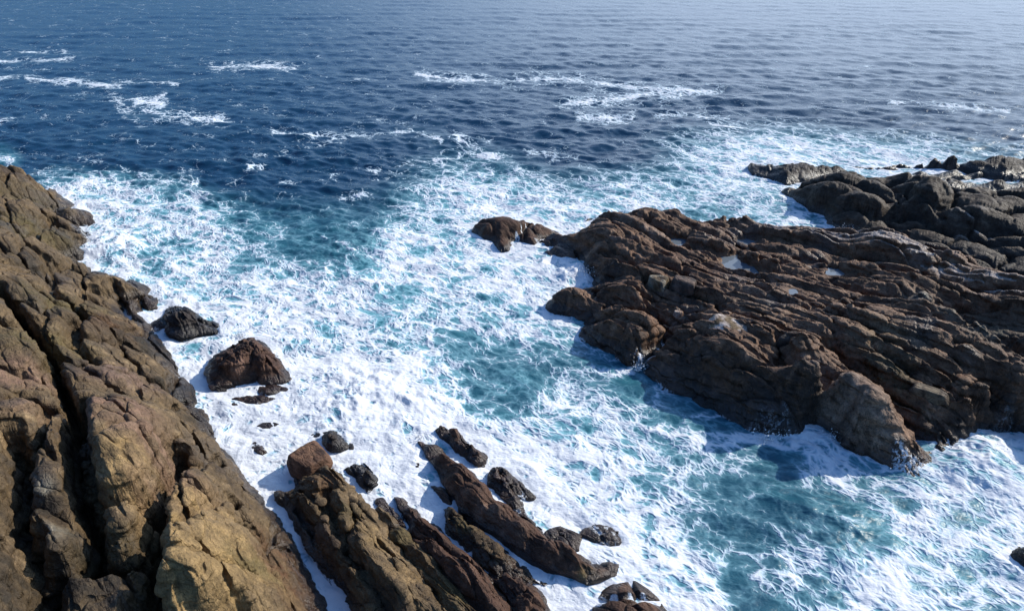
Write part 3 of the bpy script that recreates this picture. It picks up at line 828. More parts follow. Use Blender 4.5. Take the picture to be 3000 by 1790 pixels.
rock('sea_rock', 'tall brown boulder mass alone in the surf, largest of the loose rocks', 'rock', B_out, [(735, 1005, 1.7), (705, 1022, 1.5), (675, 1045, 1.4), (645, 1062, 1.2), (640, 1090, .9), (700, 1065, 1.3), (690, 1100, .8), (760, 1030, 1.5), (775, 1060, 1.5), (795, 1085, 1.3), (815, 1105, .9), (740, 1095, .8), (735, 1060, 1.1), (720, 1045, 1.4)], 'knobbly', .7, 1.2, 'wetbrown',
     [([(735, 1040, 2), (735, 1075, 1.4), (725, 1110, .8)], .2, .6), ([(640, 1075, 1.2), (690, 1085, 1.2), (730, 1080, 1.3)], .14, .45)], wet_h=.7, tints=[(790, 1080, 1.6, .8, (.22, .13, .085), .8), (690, 1050, 1.7, .6, (.17, .1, .07), .7)], washline=.2, seed=13)
rock('sea_rock', 'dark knob at the waterline beside the tallest loose boulder', 'rock', [(618, 1120), (620, 1140), (640, 1150), (664, 1146), (658, 1134), (640, 1128)], [(640, 1138, .4)], 'knobbly', .5, 1.0, 'dark', wet_h=1.5, washline=.3, seed=14, floor=-.3)
for lab, cx, cy, rx, ry, z, sd_ in [('half sunken rock streaked with foam just below the tallest loose boulder', 790, 1146, 46, 14, .3, 15), ('longest of the low ledges awash in the surf beside the cliff', 745, 1176, 62, 13, .25, 16),
                                ('small dark ledge awash at the lower end of a foamy row', 682, 1185, 36, 10, .25, 17), ('half sunken knob in the white surf above the square boulder', 756, 1316, 26, 22, .3, 18),
                                ('brown patch of rock barely breaking the swirling surf near the cliff', 790, 1250, 36, 12, .14, 19)]:
    ou = [(cx + rx * math.cos(t) * (1 + .25 * math.sin(3 * t + sd_)), cy + ry * math.sin(t) * (1 + .2 * math.cos(2 * t + sd_))) for t in [i * math.pi / 6 for i in range(12)]]
    rock('sea_rock', lab, 'rock', ou, [(cx, cy, z), (cx + rx * .4, cy - ry * .2, z * .8), (cx - rx * .4, cy, z * .7)], 'knobbly', .5, 1.1, 'wetbrown', wet_h=2, washline=.45, group='low rocks awash near the cliff', seed=sd_, floor=-.3)

rock('sea_rock', 'dark knobbly rock touching the back of the square boulder', 'rock', [(920, 1290), (915, 1278), (935, 1266), (960, 1264, .3), (990, 1268), (1005, 1280), (1008, 1300), (1018, 1318), (1000, 1328), (975, 1332), (955, 1325), (942, 1305)],
     [(945, 1282, 1.0), (970, 1280, 1.2), (975, 1305, 1.0), (995, 1300, .9), (995, 1318, .5)], 'knobbly', .8, 1.1, 'dark', wet_h=1.0, washline=.2, seed=21)
rock('sea_rock', 'tiny round black stone standing in the foam beside a knobbly rock', 'stone', [(1018, 1312), (1024, 1302), (1032, 1300), (1038, 1308), (1036, 1318), (1026, 1320)], [(1028, 1309, .5)], 'knobbly', .2, .9, 'dark', wet_h=1, seed=22, floor=-.3)
rock('sea_rock', 'low wet rock patch between the square boulder and the ochre-backed ridge', 'rock', [(858, 1395), (855, 1380), (880, 1388), (905, 1402), (900, 1425), (870, 1430)], [(880, 1405, .35)], 'knobbly', .6, 1.0, 'wetbrown', wet_h=1.5, washline=.4, seed=23, floor=-.3)

I_out = [(805, 1470), (803, 1452), (818, 1442), (838, 1450), (858, 1440), (873, 1422), (890, 1402), (925, 1386, .5), (985, 1386, .7), (1012, 1418, .6), (1037, 1445, .6), (1060, 1475, .7), (1085, 1500, .9), (1115, 1540, 1.0), (1155, 1590, 1.0), (1205, 1645, 1.0), (1265, 1720, 1.0), (1340, 1810, 1.0), (1410, 1900), (1100, 1900),
         (1024, 1790), (985, 1730), (940, 1680), (905, 1620), (872, 1566), (845, 1510), (826, 1484)]
rock('rock_ridge', 'widest foreground ridge with ochre backs and a blunt knobbly head', 'rock ridge', I_out,
     [(818, 1458, .5), (940, 1400, 1.3), (930, 1440, 1.2), (895, 1470, .9), (985, 1430, 1.3), (1000, 1490, 1.7), (960, 1510, 1.4), (1050, 1510, 1.5), (1060, 1590, 1.9), (990, 1590, 1.5), (930, 1580, .9), (1110, 1600, 1.4), (1120, 1690, 2.0), (1030, 1690, 1.5), (980, 1680, .9),
      (1190, 1700, 1.5), (1180, 1780, 2.0), (1090, 1780, 1.7), (1260, 1790, 1.3), (1200, 1860, 1.9)], 'slabs', .75, 1.4, 'ochre',
     [([(960, 1440, 1.3), (985, 1540, 1.6), (1040, 1640, 1.5), (1120, 1740, 1.6), (1180, 1830, 1.7)], .28, .8), ([(1010, 1460, 1.4), (1040, 1520, 1.6), (1020, 1560, 1.6)], .14, .5), ([(870, 1480, .7), (950, 1600, 1), (1000, 1700, 1.1)], .2, .5)], wet_h=.75,
     tints=[(950, 1420, 1.2, 1.0, RUST, .7), (1100, 1580, 1.6, .7, OCH, .6), (1080, 1540, 1.6, .6, OCH, .6), (1180, 1680, 1.6, .8, (.2, .13, .06), .8), (900, 1600, .7, 1.6, (.06, .04, .03), .9), (1010, 1500, 1.6, .8, OLIVE, .6)], washline=.14, seed=24, edge=.35)
J_out = [(1088, 1504), (1112, 1492, .4), (1142, 1516, .6), (1180, 1556, .8), (1216, 1596, .9), (1266, 1646, 1.0), (1326, 1716, 1.0), (1396, 1800, 1.0), (1450, 1900), (1350, 1900), (1265, 1765), (1205, 1695), (1160, 1630), (1125, 1575), (1095, 1532)]
rock('rock_ridge', 'slender yellow-brown ridge wedged against the widest foreground ridge', 'rock ridge', J_out, [(1120, 1514, .7), (1160, 1560, 1.0), (1220, 1625, 1.3), (1280, 1695, 1.5), (1340, 1765, 1.5), (1400, 1850, 1.5)], 'slabs', .5, 1.3, 'ochre', wet_h=.6,
     tints=[(1160, 1560, 1, 1.2, OLIVE, .8), (1300, 1720, 1.4, 1.4, OLIVE, .8)], washline=.18, seed=25, edge=.2)
K_out = [(1155, 1459), (1176, 1461, .3), (1202, 1488, .5), (1249, 1530, .6), (1301, 1568, .7), (1338, 1610, .7), (1395, 1647, .7), (1427, 1689, .6), (1453, 1736, .6), (1489, 1783, .5), (1520, 1825, .5), (1560, 1900), (1450, 1900), (1362, 1800), (1275, 1705), (1214, 1640), (1195, 1590), (1195, 1556), (1190, 1530), (1168, 1490)]
rock('rock_ridge', 'dark reddish ridge with a pointed head, third from the ochre cliff', 'rock ridge', K_out, [(1172, 1478, .6), (1215, 1525, .9), (1262, 1585, 1.1), (1315, 1648, 1.2), (1375, 1715, 1.2), (1440, 1800, 1.1), (1490, 1860, 1.0)], 'slabs', .6, 1.3, 'wetbrown', wet_h=.6, washline=.2, seed=26, edge=.25)
rock('sea_rock', 'narrow dark slab lying in the gap above the slender ridges', 'rock', [(1095, 1476), (1105, 1465), (1120, 1466), (1146, 1490), (1165, 1515), (1198, 1552), (1170, 1542), (1140, 1520), (1118, 1500)], [(1112, 1476, .5), (1140, 1503, .5), (1170, 1532, .3)], 'knobbly', .55, 1.1, 'wetbrown', wet_h=1, washline=.25, seed=27, floor=-.4)
L2_out = [(1298, 1510), (1304, 1494, .3), (1325, 1496, .5), (1352, 1520, .6), (1392, 1560, .6), (1432, 1590, .6), (1472, 1620, .5), (1522, 1660, .4), (1572, 1700, .2), (1604, 1717), (1560, 1716), (1500, 1703), (1460, 1692), (1420, 1662), (1390, 1622), (1350, 1592), (1312, 1562)]
rock('rock_ridge', 'short blocky brown ridge between two white foam runnels', 'rock ridge', L2_out, [(1318, 1512, .9), (1345, 1550, 1.0), (1395, 1600, 1.0), (1455, 1648, .9), (1520, 1685, .6)], 'knobbly', .8, 1.2, 'ochre', wet_h=.7, tints=[(1340, 1530, 1, 1, OLIVE, .6), (1500, 1670, .6, 1.2, RUST, .8)], washline=.25, seed=28, edge=.25)
rock('rock_ridge', 'lowest dark ridge end half covered by a foam runnel at the bottom', 'rock ridge', [(1432, 1683), (1470, 1698, .3), (1536, 1710, .5), (1570, 1738, .6), (1602, 1790, .6), (1640, 1900, .5), (1550, 1900), (1500, 1795), (1460, 1730)], [(1480, 1718, .6), (1540, 1755, .9), (1570, 1815, .9)], 'knobbly', .7, 1.2, 'wetbrown', wet_h=.8,
     washline=.3, seed=29, edge=.25)
M_out = [(1221, 1300), (1224, 1292, .3), (1264, 1302, .5), (1312, 1342, .7), (1359, 1370, .8), (1416, 1425, .9), (1458, 1467, .9), (1536, 1525, .9), (1615, 1587, .9), (1683, 1634, .7), (1745, 1655, .5), (1808, 1660, .2), (1800, 1688), (1719, 1720), (1667, 1704), (1589, 1678), (1515, 1626), (1432, 1568), (1369, 1532), (1327, 1485), (1265, 1440),
         (1259, 1425), (1285, 1420), (1280, 1385), (1265, 1354), (1238, 1323)]
rock('rock_ridge', 'longest smooth brown ridge running diagonally down the foreground like a beam', 'rock ridge', M_out, [(1245, 1310, .6), (1285, 1345, .9), (1335, 1385, 1.2), (1390, 1430, 1.35), (1450, 1480, 1.4), (1520, 1540, 1.4), (1600, 1600, 1.35), (1675, 1648, 1.1), (1745, 1672, .7), (1290, 1432, .5), (1345, 1465, .6), (1400, 1515, .6), (1470, 1570, .6), (1550, 1625, .6)],
     'slabs', .5, 1.3, 'wetbrown', [([(1285, 1380, 1), (1330, 1420, 1.2), (1330, 1445, 1.1)], .13, .45)], wet_h=.7, tints=[(1420, 1470, 1.7, 1, (.2, .125, .085), .8), (1480, 1520, 1.8, 1, (.19, .115, .08), .7), (1720, 1690, .8, .8, (.16, .12, .04), .7)], washline=.14, seed=30, edge=.25)
rock('rock_ridge', 'short dark knobbly ridge standing seaward of the long smooth one', 'rock ridge', [(1272, 1270), (1278, 1256, .4), (1291, 1250, .6), (1327, 1262, .7), (1374, 1302, .6), (1400, 1325, .4), (1430, 1345), (1418, 1362), (1400, 1370), (1364, 1344), (1317, 1307)], [(1295, 1268, .8), (1330, 1288, .9), (1370, 1322, .8), (1400, 1345, .6)], 'knobbly', .75, 1.1, 'wetbrown', wet_h=.8, washline=.16, seed=31, edge=.25)
rock('sea_rock', 'low dark rock laced with foam alongside the long smooth ridge', 'rock', [(1430, 1396), (1440, 1378, .3), (1458, 1370, .4), (1487, 1383, .4), (1510, 1408, .4), (1564, 1457), (1520, 1460), (1530, 1490), (1548, 1520), (1590, 1555), (1560, 1550), (1510, 1500), (1484, 1474), (1440, 1440), (1424, 1425)],
     [(1455, 1395, .45), (1480, 1425, .5), (1530, 1448, .4), (1500, 1465, .45), (1535, 1515, .35)], 'knobbly', .7, 1.1, 'wetbrown', wet_h=1.2, washline=.38, seed=32, edge=.2, floor=-.4)
rock('sea_rock', 'small black slab alone in the foam near the knobbly ridge head', 'rock', [(1008, 1378), (1020, 1370), (1055, 1364), (1066, 1358), (1085, 1375), (1104, 1399), (1110, 1428), (1078, 1446), (1060, 1430), (1040, 1406)], [(1030, 1378, .4), (1065, 1385, .6), (1085, 1415, .6)], 'knobbly', .7, 1.1, 'dark', wet_h=1, washline=.22, seed=33, edge=.2, floor=-.4)
rock('sea_rock', 'tiny dark rock peeping out of foam above the beam-like ridge', 'rock', [(1212, 1365), (1210, 1352), (1222, 1350), (1232, 1362), (1230, 1376), (1218, 1378)], [(1221, 1364, .3)], 'knobbly', .4, 1.0, 'wetbrown', wet_h=2, washline=.35, seed=34, floor=-.3)
for lab, cx, cy, rx, ry, z, sd_ in [('foam laced rock awash below the long ridge, nearer its foot', 1655, 1585, 52, 34, .25, 35), ('outer foam laced rock awash in the breaking channel edge', 1770, 1570, 58, 30, .22, 36)]:
    ou = [(cx + rx * math.cos(t) * (1 + .25 * math.sin(3 * t + sd_)) + ry * .4 * math.sin(t), cy + ry * math.sin(t) * (1 + .2 * math.cos(2 * t + sd_))) for t in [i * math.pi / 6 for i in range(12)]]
    rock('sea_rock', lab, 'rock', ou, [(cx, cy, z), (cx + rx * .4, cy + ry * .2, z * .9), (cx - rx * .4, cy - ry * .2, z * .8)], 'knobbly', .5, 1.2, 'wetbrown', wet_h=2, washline=.4, seed=sd_, floor=-.3)
rock('sea_rock', 'flat brown rock crossed by white streaks at the bottom middle edge', 'rock', [(1738, 1759), (1770, 1732), (1798, 1714), (1860, 1703), (1900, 1730), (1925, 1756), (1957, 1795), (2000, 1880), (1720, 1880)], [(1800, 1735, .5), (1850, 1735, .6), (1800, 1775, .6), (1880, 1775, .7), (1850, 1830, .8)], 'rounded', .35, 1.3, 'wetbrown',
     [([(1738, 1764, .2), (1800, 1748, .5), (1860, 1740, .6), (1925, 1756, .3)], .14, .3)], wet_h=.6, wash=[(1760, 1758, .3, .5, .8), (1800, 1748, .5, .3, .9), (1850, 1741, .6, .3, .85), (1890, 1745, .5, .4, .8)], washline=.16, seed=37)
rock('sea_rock', 'black rock cut by the right edge in the lower surf', 'rock', [(2957, 1629), (2968, 1612), (2985, 1604, .3), (3060, 1600), (3130, 1640), (3100, 1700), (3000, 1672), (2976, 1652)], [(2995, 1625, .8), (3050, 1640, 1.2)], 'knobbly', .8, 1.3, 'dark', wet_h=1.2, washline=.15, seed=38)


def boulder(name, label, cat, px, py, z0, size, rot, pal, seed, tints=None, cuts=10, tilt=0.0):
    """A loose blocky stone: a ball trimmed by random planes, its edges worn round."""
    import bmesh
    bm = bmesh.new()
    bmesh.ops.create_icosphere(bm, subdivisions=6, radius=1.0)
    V = np.array([v.co[:] for v in bm.verts])
    F = [[v.index for v in f.verts] for f in bm.faces]
    bm.free()
    rg = np.random.RandomState(seed)
    N = rg.normal(size=(cuts, 3))
    N = np.concatenate([N, [[0, 0, 1], [1, .1, .1], [-1, 0, .2], [0, 1, 0], [0, -1, .1]]])
    N /= np.linalg.norm(N, axis=1)[:, None]
    D = 0.72 + 0.28 * rg.rand(len(N))
    dots = V @ N.T
    r = np.where(dots > 0.05, D[None] / np.maximum(dots, 0.05), 9.0)
    r = (np.sum(np.minimum(r, 4) ** -14.0, axis=1)) ** (-1 / 14.0)
    r = np.minimum(r, 1.3)
    r = r * (1 + 0.05 * fbm(V[:, 0] * 2 + seed, V[:, 1] * 2 + V[:, 2] * 1.7, 4, seed) + 0.02 * fbm(V[:, 0] * 7 + V[:, 2] * 5, V[:, 1] * 7 - V[:, 2] * 4, 3, seed + 3))
    V = V * r[:, None] * np.array(size)[None]
    ct, st_ = math.cos(tilt), math.sin(tilt)
    V = np.stack([V[:, 0] * ct - V[:, 2] * st_, V[:, 1], V[:, 0] * st_ + V[:, 2] * ct], -1)
    c, s = math.cos(rot), math.sin(rot)
    V = np.stack([V[:, 0] * c - V[:, 1] * s, V[:, 0] * s + V[:, 1] * c, V[:, 2]], -1)
    me = bpy.data.meshes.new(name)
    me.from_pydata(V.tolist(), [], F)
    me.polygons.foreach_set('use_smooth', np.ones(len(F), bool))
    bx, by = gp(px, py, z0)
    P = V + np.array([float(bx), float(by), z0])[None]
    a, b, cc = (np.array(q) for q in PAL[pal])
    n1 = fbm(P[:, 0] * 1.2, P[:, 1] * 1.2 + P[:, 2], 4, seed + 9)
    cols = a[None] + (b - a)[None] * sst(0, .4, n1)[:, None] + (cc - a)[None] * sst(0, .4, -n1)[:, None]
    if tints:
        f = tints[1] * sst(-.25, .25, fbm(P[:, 0] * 1.6, P[:, 1] * 1.6 - P[:, 2], 4, seed + 15))
        cols = cols + (np.array(tints[0])[None] - cols) * f[:, None]
    U, W = uv(P[:, 0], P[:, 1])
    at = me.color_attributes.new('col', 'FLOAT_COLOR', 'POINT')
    at.data.foreach_set('color', np.concatenate([cols, np.ones((len(P), 1))], 1).astype(np.float32).ravel())
    me.attributes.new('wet', 'FLOAT', 'POINT')
    me.attributes.new('wash', 'FLOAT', 'POINT')
    at = me.attributes.new('strat', 'FLOAT_VECTOR', 'POINT')
    at.data.foreach_set('vector', np.stack([U * .45, W * 1.5, P[:, 2] * 1.5], -1).astype(np.float32).ravel())
    me.materials.append(M_ROCK)
    me.update()
    o = bpy.data.objects.new(name, me)
    o.location = (float(bx), float(by), z0)
    sc.collection.objects.link(o)
    return tag(o, label, cat)


boulder('boulder', 'smooth squarish brown boulder throwing a blue shadow on the foam', 'boulder', 908, 1362, .45, (1.25, 1.1, .92), R(-40), 'wetbrown', 34, ((.15, .082, .048), .8), cuts=7, tilt=.0)
boulder('boulder', 'dark cube-like boulder with one lit top face, resting on the headland', 'boulder', 2000, 846, 2.2, (1.15, .85, .85), R(-30), 'dark', 3, ((.2, .125, .09), .4))
boulder('boulder', 'pale yellowish blocky stone leaning beside the dark cube-like boulder', 'boulder', 1926, 834, 2.1, (.95, .7, .7), R(-50), 'ochre', 5, (LICH, .7), tilt=.15)
boulder('boulder', 'whitish mottled flat-topped boulder on the headland above its dark front face', 'boulder', 2136, 962, 2.75, (1.55, .95, .6), R(-25), 'ochre', 8, ((.55, .46, .40), .85), tilt=-.08)
boulder('boulder', 'small round speckled stone jammed in the headland cleft', 'boulder', 1988, 925, 1.5, (.42, .34, .45), R(-20), 'brown', 12, ((.4, .33, .28), .6))
boulder('boulder', 'white squarish block on the pale crest at the back of the headland', 'boulder', 2608, 726, 3.5, (1.05, .8, .6), R(-25), 'grey', 15, ((.62, .57, .52), 1.0), tilt=-.05)
boulder('boulder', 'smooth grey-brown loaf-shaped boulder near the lower right end of the headland', 'boulder', 2728, 1156, 2.1, (1.25, .62, .55), R(-35), 'grey', 18, ((.19, .15, .10), .6))
boulder('boulder', 'dark upright block at the upper end of the pale whale-backed ridge', 'boulder', 2316, 1008, 2.9, (.75, .55, .75), R(-40), 'dark', 21)

for lab, pts, z, _ in POOLS:
    P = [tuple(float(c) for c in gp(a, b, z)) for a, b in pts]
    cx, cy = np.mean(P, axis=0)
    ring = []
    n = len(P)
    for i in range(n):
        for t in (0, .25, .5, .75):
            a, b = P[i], P[(i + 1) % n]
            x, y = a[0] + (b[0] - a[0]) * t, a[1] + (b[1] - a[1]) * t
            l = math.hypot(x - cx, y - cy)
            ring.append((x + (x - cx) / l * .3, y + (y - cy) / l * .3))
    me = bpy.data.meshes.new('tide_pool')
    m = len(ring)
    vs = [(x - cx, y - cy, 0) for x, y in ring] + [((x - cx) * .6, (y - cy) * .6, -.25) for x, y in ring]
    me.from_pydata(vs, [], [list(range(m))] + [[i, m + i, m + (i + 1) % m, (i + 1) % m] for i in range(m)] + [list(range(2 * m - 1, m - 1, -1))])
    me.materials.append(M_POOL)
    o = bpy.data.objects.new('tide_pool', me)
    o.location = (cx, cy, z)
    sc.collection.objects.link(o)
    tag(o, lab, 'tide pool')


# ------------------------------------------------------------------ the sea
# foam cover in image coordinates, 0 (none) .. 9 (solid), judged by eye on 30 x 36 fields
FOAM = """
000000000000000000000000000000
000000000000000000000000000000
000000000000000000000000000000
000000000000000000000000000000
000000000000000000000000000000
000000000000000000000000000000
000000000000000000001110000000
000000001112211000112233210000
000000000000111100124676555432
000000000001233110025777666543
055432000011355324445565555555
277665220012577655655456655555
577776531014567876664555555555
667666542136678887765566677777
667656642247778888777777777888
777667654346788888887777777888
777777787677777888877777777888
777777787776667778777777777777
777777888887666677777777777777
777777767776655666666666666666
888877788765544544555555555555
888888789998743343333444444444
888887789999862244333444444444
888888799999853244333444444444
888887799998764555544333444444
888888788889887776555445555588
888888889888889986654545555588
888888889988889986553345566688
888888888888888987652123434567
888888888888888887752111255546
888888888888888898652111166536
888888888888888887844232445667
888888888888888887885434655667
888888888888888888887544666446
888888888888888888888533576555
888888888888888888887521577344
""".split()
# streaks and breaking crests: points, half width (image px), strength
STREAKS = [
    ([(20, 155), (110, 152), (190, 152)], 4, .55), ([(0, 180), (110, 179), (215, 172)], 4, .7), ([(60, 205), (140, 205)], 3, .4), ([(0, 228), (55, 226)], 4, .8),
    ([(80, 228), (150, 237), (230, 241), (270, 249), (350, 254)], 4.5, .95), ([(350, 240), (440, 243), (520, 247)], 4, .6), ([(620, 197), (690, 195), (790, 194), (860, 200)], 6, .85),
    ([(680, 194), (790, 193)], 6, .9), ([(1040, 235), (1110, 236)], 3, .5), ([(1220, 218), (1290, 228), (1390, 234), (1480, 240)], 6, .95),
    ([(1300, 230), (1390, 235)], 6, .95), ([(1490, 240), (1560, 231), (1620, 230), (1720, 240), (1800, 250), (1900, 258), (2000, 268), (2100, 268)], 8, .85),
    ([(1650, 308), (1720, 296), (1800, 293), (1860, 285), (1910, 272), (1990, 275)], 9, .95), ([(1630, 310), (1720, 306)], 4, .6), ([(1500, 250), (1580, 250)], 4, .5),
    ([(330, 288), (360, 310), (380, 325)], 10, .7), ([(400, 300), (440, 300), (475, 302)], 17, 1.0), ([(430, 288), (480, 282)], 5, .9), ([(420, 322), (470, 338), (530, 345)], 8, .7),
    ([(540, 340), (590, 346), (650, 352)], 8, .98), ([(350, 335), (400, 362)], 7, .45), ([(0, 358), (60, 345), (140, 338)], 5, .5), ([(630, 372), (680, 374)], 4, .6),
    ([(800, 390), (860, 391), (930, 400), (990, 405), (1060, 398), (1150, 385), (1230, 389)], 6, .7), ([(940, 402), (980, 410), (950, 420)], 5, .6), ([(750, 456), (800, 448), (870, 440), (940, 425)], 5, .5),
    ([(1240, 390), (1290, 412)], 6, .7), ([(1330, 398), (1370, 425), (1400, 450), (1470, 460)], 8, .75), ([(1400, 452), (1470, 462)], 8, .9), ([(1270, 474), (1340, 465), (1345, 450)], 6, .7),
    ([(730, 490), (770, 488)], 5, .7), ([(1080, 490), (1105, 505)], 6, .7), ([(560, 537), (575, 535)], 5, .9), ([(820, 537), (880, 541)], 3, .7), ([(1700, 346), (1790, 344), (1850, 346)], 9, .8),
    ([(1920, 338), (2010, 336), (2090, 345), (2190, 358)], 5, .7), ([(2070, 360), (2130, 372), (2220, 384)], 5, .8), ([(2600, 300), (2740, 308), (2860, 318), (2950, 324)], 5, .75), ([(2440, 198), (2540, 196)], 4, .4),
    ([(1990, 545), (2025, 545)], 7, 1.0), ([(1540, 448), (1600, 455), (1690, 465)], 6, .7), ([(0, 465), (25, 470)], 14, 1.0), ([(20, 450), (65, 445)], 4, .6), ([(2240, 200), (2300, 205)], 3, .3),
    ([(1000, 578), (1060, 572), (1090, 572)], 6, .7), ([(1500, 610), (1560, 605)], 18, .9), ([(940, 696), (1000, 725), (1050, 750)], 5, .95), ([(960, 800), (1020, 850), (1140, 880)], 9, 1.0),
    ([(1255, 840), (1330, 812), (1420, 790)], 7, .9), ([(1070, 820), (1100, 785), (1160, 780)], 7, .9), ([(1640, 800), (1690, 790), (1725, 850)], 26, 1.0),
    ([(280, 712), (345, 720), (400, 735)], 20, 1.0), ([(450, 735), (520, 715), (590, 705)], 14, .95), ([(960, 1240), (1050, 1150), (1160, 1080), (1260, 1120)], 60, .92),
    ([(1700, 950), (1650, 960), (1610, 925)], 12, .85), ([(1864, 1080), (1800, 1100), (1700, 1070)], 12, .85), ([(1960, 1130), (2020, 1160), (2110, 1180)], 11, .8), ([(2180, 1290), (2330, 1310), (2420, 1280)], 20, .9),
    ([(2420, 1290), (2450, 1330), (2550, 1390), (2680, 1430)], 15, .85), ([(2760, 1400), (2850, 1350), (2980, 1320)], 40, .85), ([(2220, 1690), (2280, 1620), (2400, 1570), (2560, 1500)], 22, .6),
    ([(1640, 1390), (1560, 1340), (1480, 1320)], 40, .9), ([(1960, 1640), (2080, 1700), (2160, 1790)], 12, .6), ([(2350, 1660), (2500, 1700), (2640, 1790)], 10, .7),
]
HOLES = [((1740, 1060), 40, 16, .35), ((1860, 1110), 60, 18, .4), ((2010, 1190), 70, 20, .45), ((2130, 1250), 60, 20, .45), ((2260, 1310), 60, 14, .3), ((760, 575), 90, 30, .3), ((700, 770), 60, 20, .25), ((1340, 990), 50, 14, .3), ((1250, 940), 40, 12, .3), ((800, 900), 40, 14, .25), ((560, 1000), 30, 12, .2), ((1400, 870), 40, 12, .25), ((1090, 820), 50, 14, .25), ((1480, 1210), 50, 14, .3), ((1700, 1250), 60, 22, .3), ((1900, 1400), 60, 24, .3), ((2700, 1590), 60, 26, .3), ((2850, 1700), 50, 30, .3), ((2520, 1680), 40, 30, .3),
         ((2240, 1465), 105, 50, .5), ((1500, 1130), 85, 45, .45), ((2180, 1720), 60, 75, .6), ((960, 735), 120, 26, .5), ((1170, 880), 55, 18, .4), ((2560, 1580), 45, 26, .5), ((2320, 1760), 90, 40, .2), ((1010, 640), 80, 60, .4), ((1900, 1110), 40, 16, .3),
         ((2480, 1260), 40, 10, .2), ((1790, 1080), 60, 14, .3), ((680, 560), 60, 25, .3), ((1180, 1030), 60, 20, .35), ((2700, 1480), 70, 18, .35), ((2860, 1520), 60, 26, .4), ((2080, 1250), 60, 20, .3), ((2300, 1340), 60, 30, .3)]
SURGE = [((1690, 810), 2.2, .75), ((320, 720), 3, .7), ((2370, 1285), 1.6, .28), ((2850, 1350), 3, .7), ((2420, 1300), 1.5, .2), ((1050, 735), 4, .5), ((2290, 1250), 1.2, .3), ((1100, 850), 3, .35), ((1080, 1170), 4, .5), ((2440, 1560), 3, .4), ((2660, 1400), 1.0, .35)]

px = np.concatenate([np.linspace(-1500, -80, 60), np.arange(-72, 3075, 2.3), np.linspace(3085, 4500, 60)])
py = np.concatenate([[-251.0, -249.0, -246, -242, -236, -228, -218, -205, -190, -172, -152], np.arange(-130, -10, 8), np.arange(-8, 320, 1.7), np.arange(320, 1830, 2.1), np.linspace(1840, 2400, 24)])
gx, gy = np.meshgrid(px, py)
nr, nc = gx.shape
X, Y = gp(gx, gy)
X, Y, gx, gy = X.ravel(), Y.ravel(), gx.ravel(), gy.ravel()
dist = np.hypot(X, Y)
spy = 2.0 * (Y * CT + HC * ST) ** 2 / (FPX * HC)          # plan spacing of the rows
spx = 2.3 * (Y * CT + HC * ST) / FPX

# cover
A = np.array([[int(c) for c in r] for r in FOAM], float) / 9.0
A = np.pad(A, 2, mode='edge')


def cubic(A, fx, fy):
    def w(t):
        t = np.abs(t)
        return np.where(t < 1, (4 - 6 * t ** 2 + 3 * t ** 3) / 6, np.where(t < 2, (2 - t) ** 3 / 6, 0))
    ix, iy = np.floor(fx).astype(int), np.floor(fy).astype(int)
    o = 0
    for j in range(-1, 3):
        for i in range(-1, 3):
            o = o + w(fx - ix - i) * w(fy - iy - j) * A[np.clip(iy + j, 0, A.shape[0] - 1), np.clip(ix + i, 0, A.shape[1] - 1)]
    return o


wob_x = 40 * fbm(X * .12, Y * .12, 3, 201) * np.clip(gy / 900, .25, 1)
wob_y = 28 * fbm(X * .12 + 9, Y * .12, 3, 207) * np.clip(gy / 900, .1, 1)
dens = cubic(A, np.clip((gx + wob_x) / 100 - .5, -1, 30) + 2, np.clip((gy + wob_y) / 50 - .5, -1, 36) + 2)
aer = dens * 1.25
for (hx, hy), rx, ry, s in HOLES:
    q = ((gx + wob_x - hx) / rx) ** 2 + ((gy + wob_y - hy) / ry) ** 2
    dens = dens - s * np.exp(-q * .9)
    aer = np.maximum(aer, .75 * np.exp(-q * .35)) if hy > 900 else aer
for pts, w, s in STREAKS:
    bx0, bx1 = min(p[0] for p in pts) - 5 * w, max(p[0] for p in pts) + 5 * w
    by0, by1 = min(p[1] for p in pts) - 5 * w, max(p[1] for p in pts) + 5 * w
    m = (gx > bx0) & (gx < bx1) & (gy > by0) & (gy < by1)
    if not m.any():
        continue
    d = seg_dist(gx[m] + .35 * wob_x[m] * min(1, w / 14), gy[m] + .3 * wob_y[m] * min(1, w / 14), pts, False)
    g = .84 * s * np.exp(-(d / (w * 1.15)) ** 2) * (.84 + .55 * fbm(X[m] * .3, Y[m] * .12, 4, 411))
    g = np.maximum(g, .42 * s * np.exp(-(d / (w * 3.2)) ** 2)) if w < 12 else g
    dens[m] = np.maximum(dens[m], g)
    if w > 12:
        aer[m] = np.maximum(aer[m], .6 * np.exp(-(d / (w * 3)) ** 2))
dens = dens + .03 * sst(900, 1250, gy) - .09 * sst(520, 640, gy) * sst(1250, 1000, gy)
# froth gathers round the feet of the rocks
for poly, zs, op, top in ROCK_EDGES:
    if top > 2.0 and len(poly) > 60:
        continue
    P = np.array(poly)
    m = (X > P[:, 0].min() - 2) & (X < P[:, 0].max() + 2) & (Y > P[:, 1].min() - 2) & (Y < P[:, 1].max() + 2)
    if m.any():
        dd = seg_dist(X[m], Y[m], poly)
        dens[m] += (.16 + .3 * fbm(X[m] * .5, Y[m] * .5, 3, 421)) * np.exp(-(dd / .8) ** 2)
dens = np.clip(dens * sst(.02, .25, dens), 0, 1.02)
far = np.clip((430 - gy) / 120, 0, 1)
aer = np.clip(aer * 1.15 - .16, 0, 1) * (1 - far)
aer = np.maximum(aer, .9 * sst(880, 1150, gy) * .55) * (1 - .35 * np.exp(-((gx - 2230) / 230) ** 2 - ((gy - 1480) / 130) ** 2) - .4 * np.exp(-((gx - 2200) / 160) ** 2 - ((gy - 1740) / 110) ** 2))

aer = np.maximum(aer, .5 * sst(540, 700, gy) * sst(1100, 900, gy))

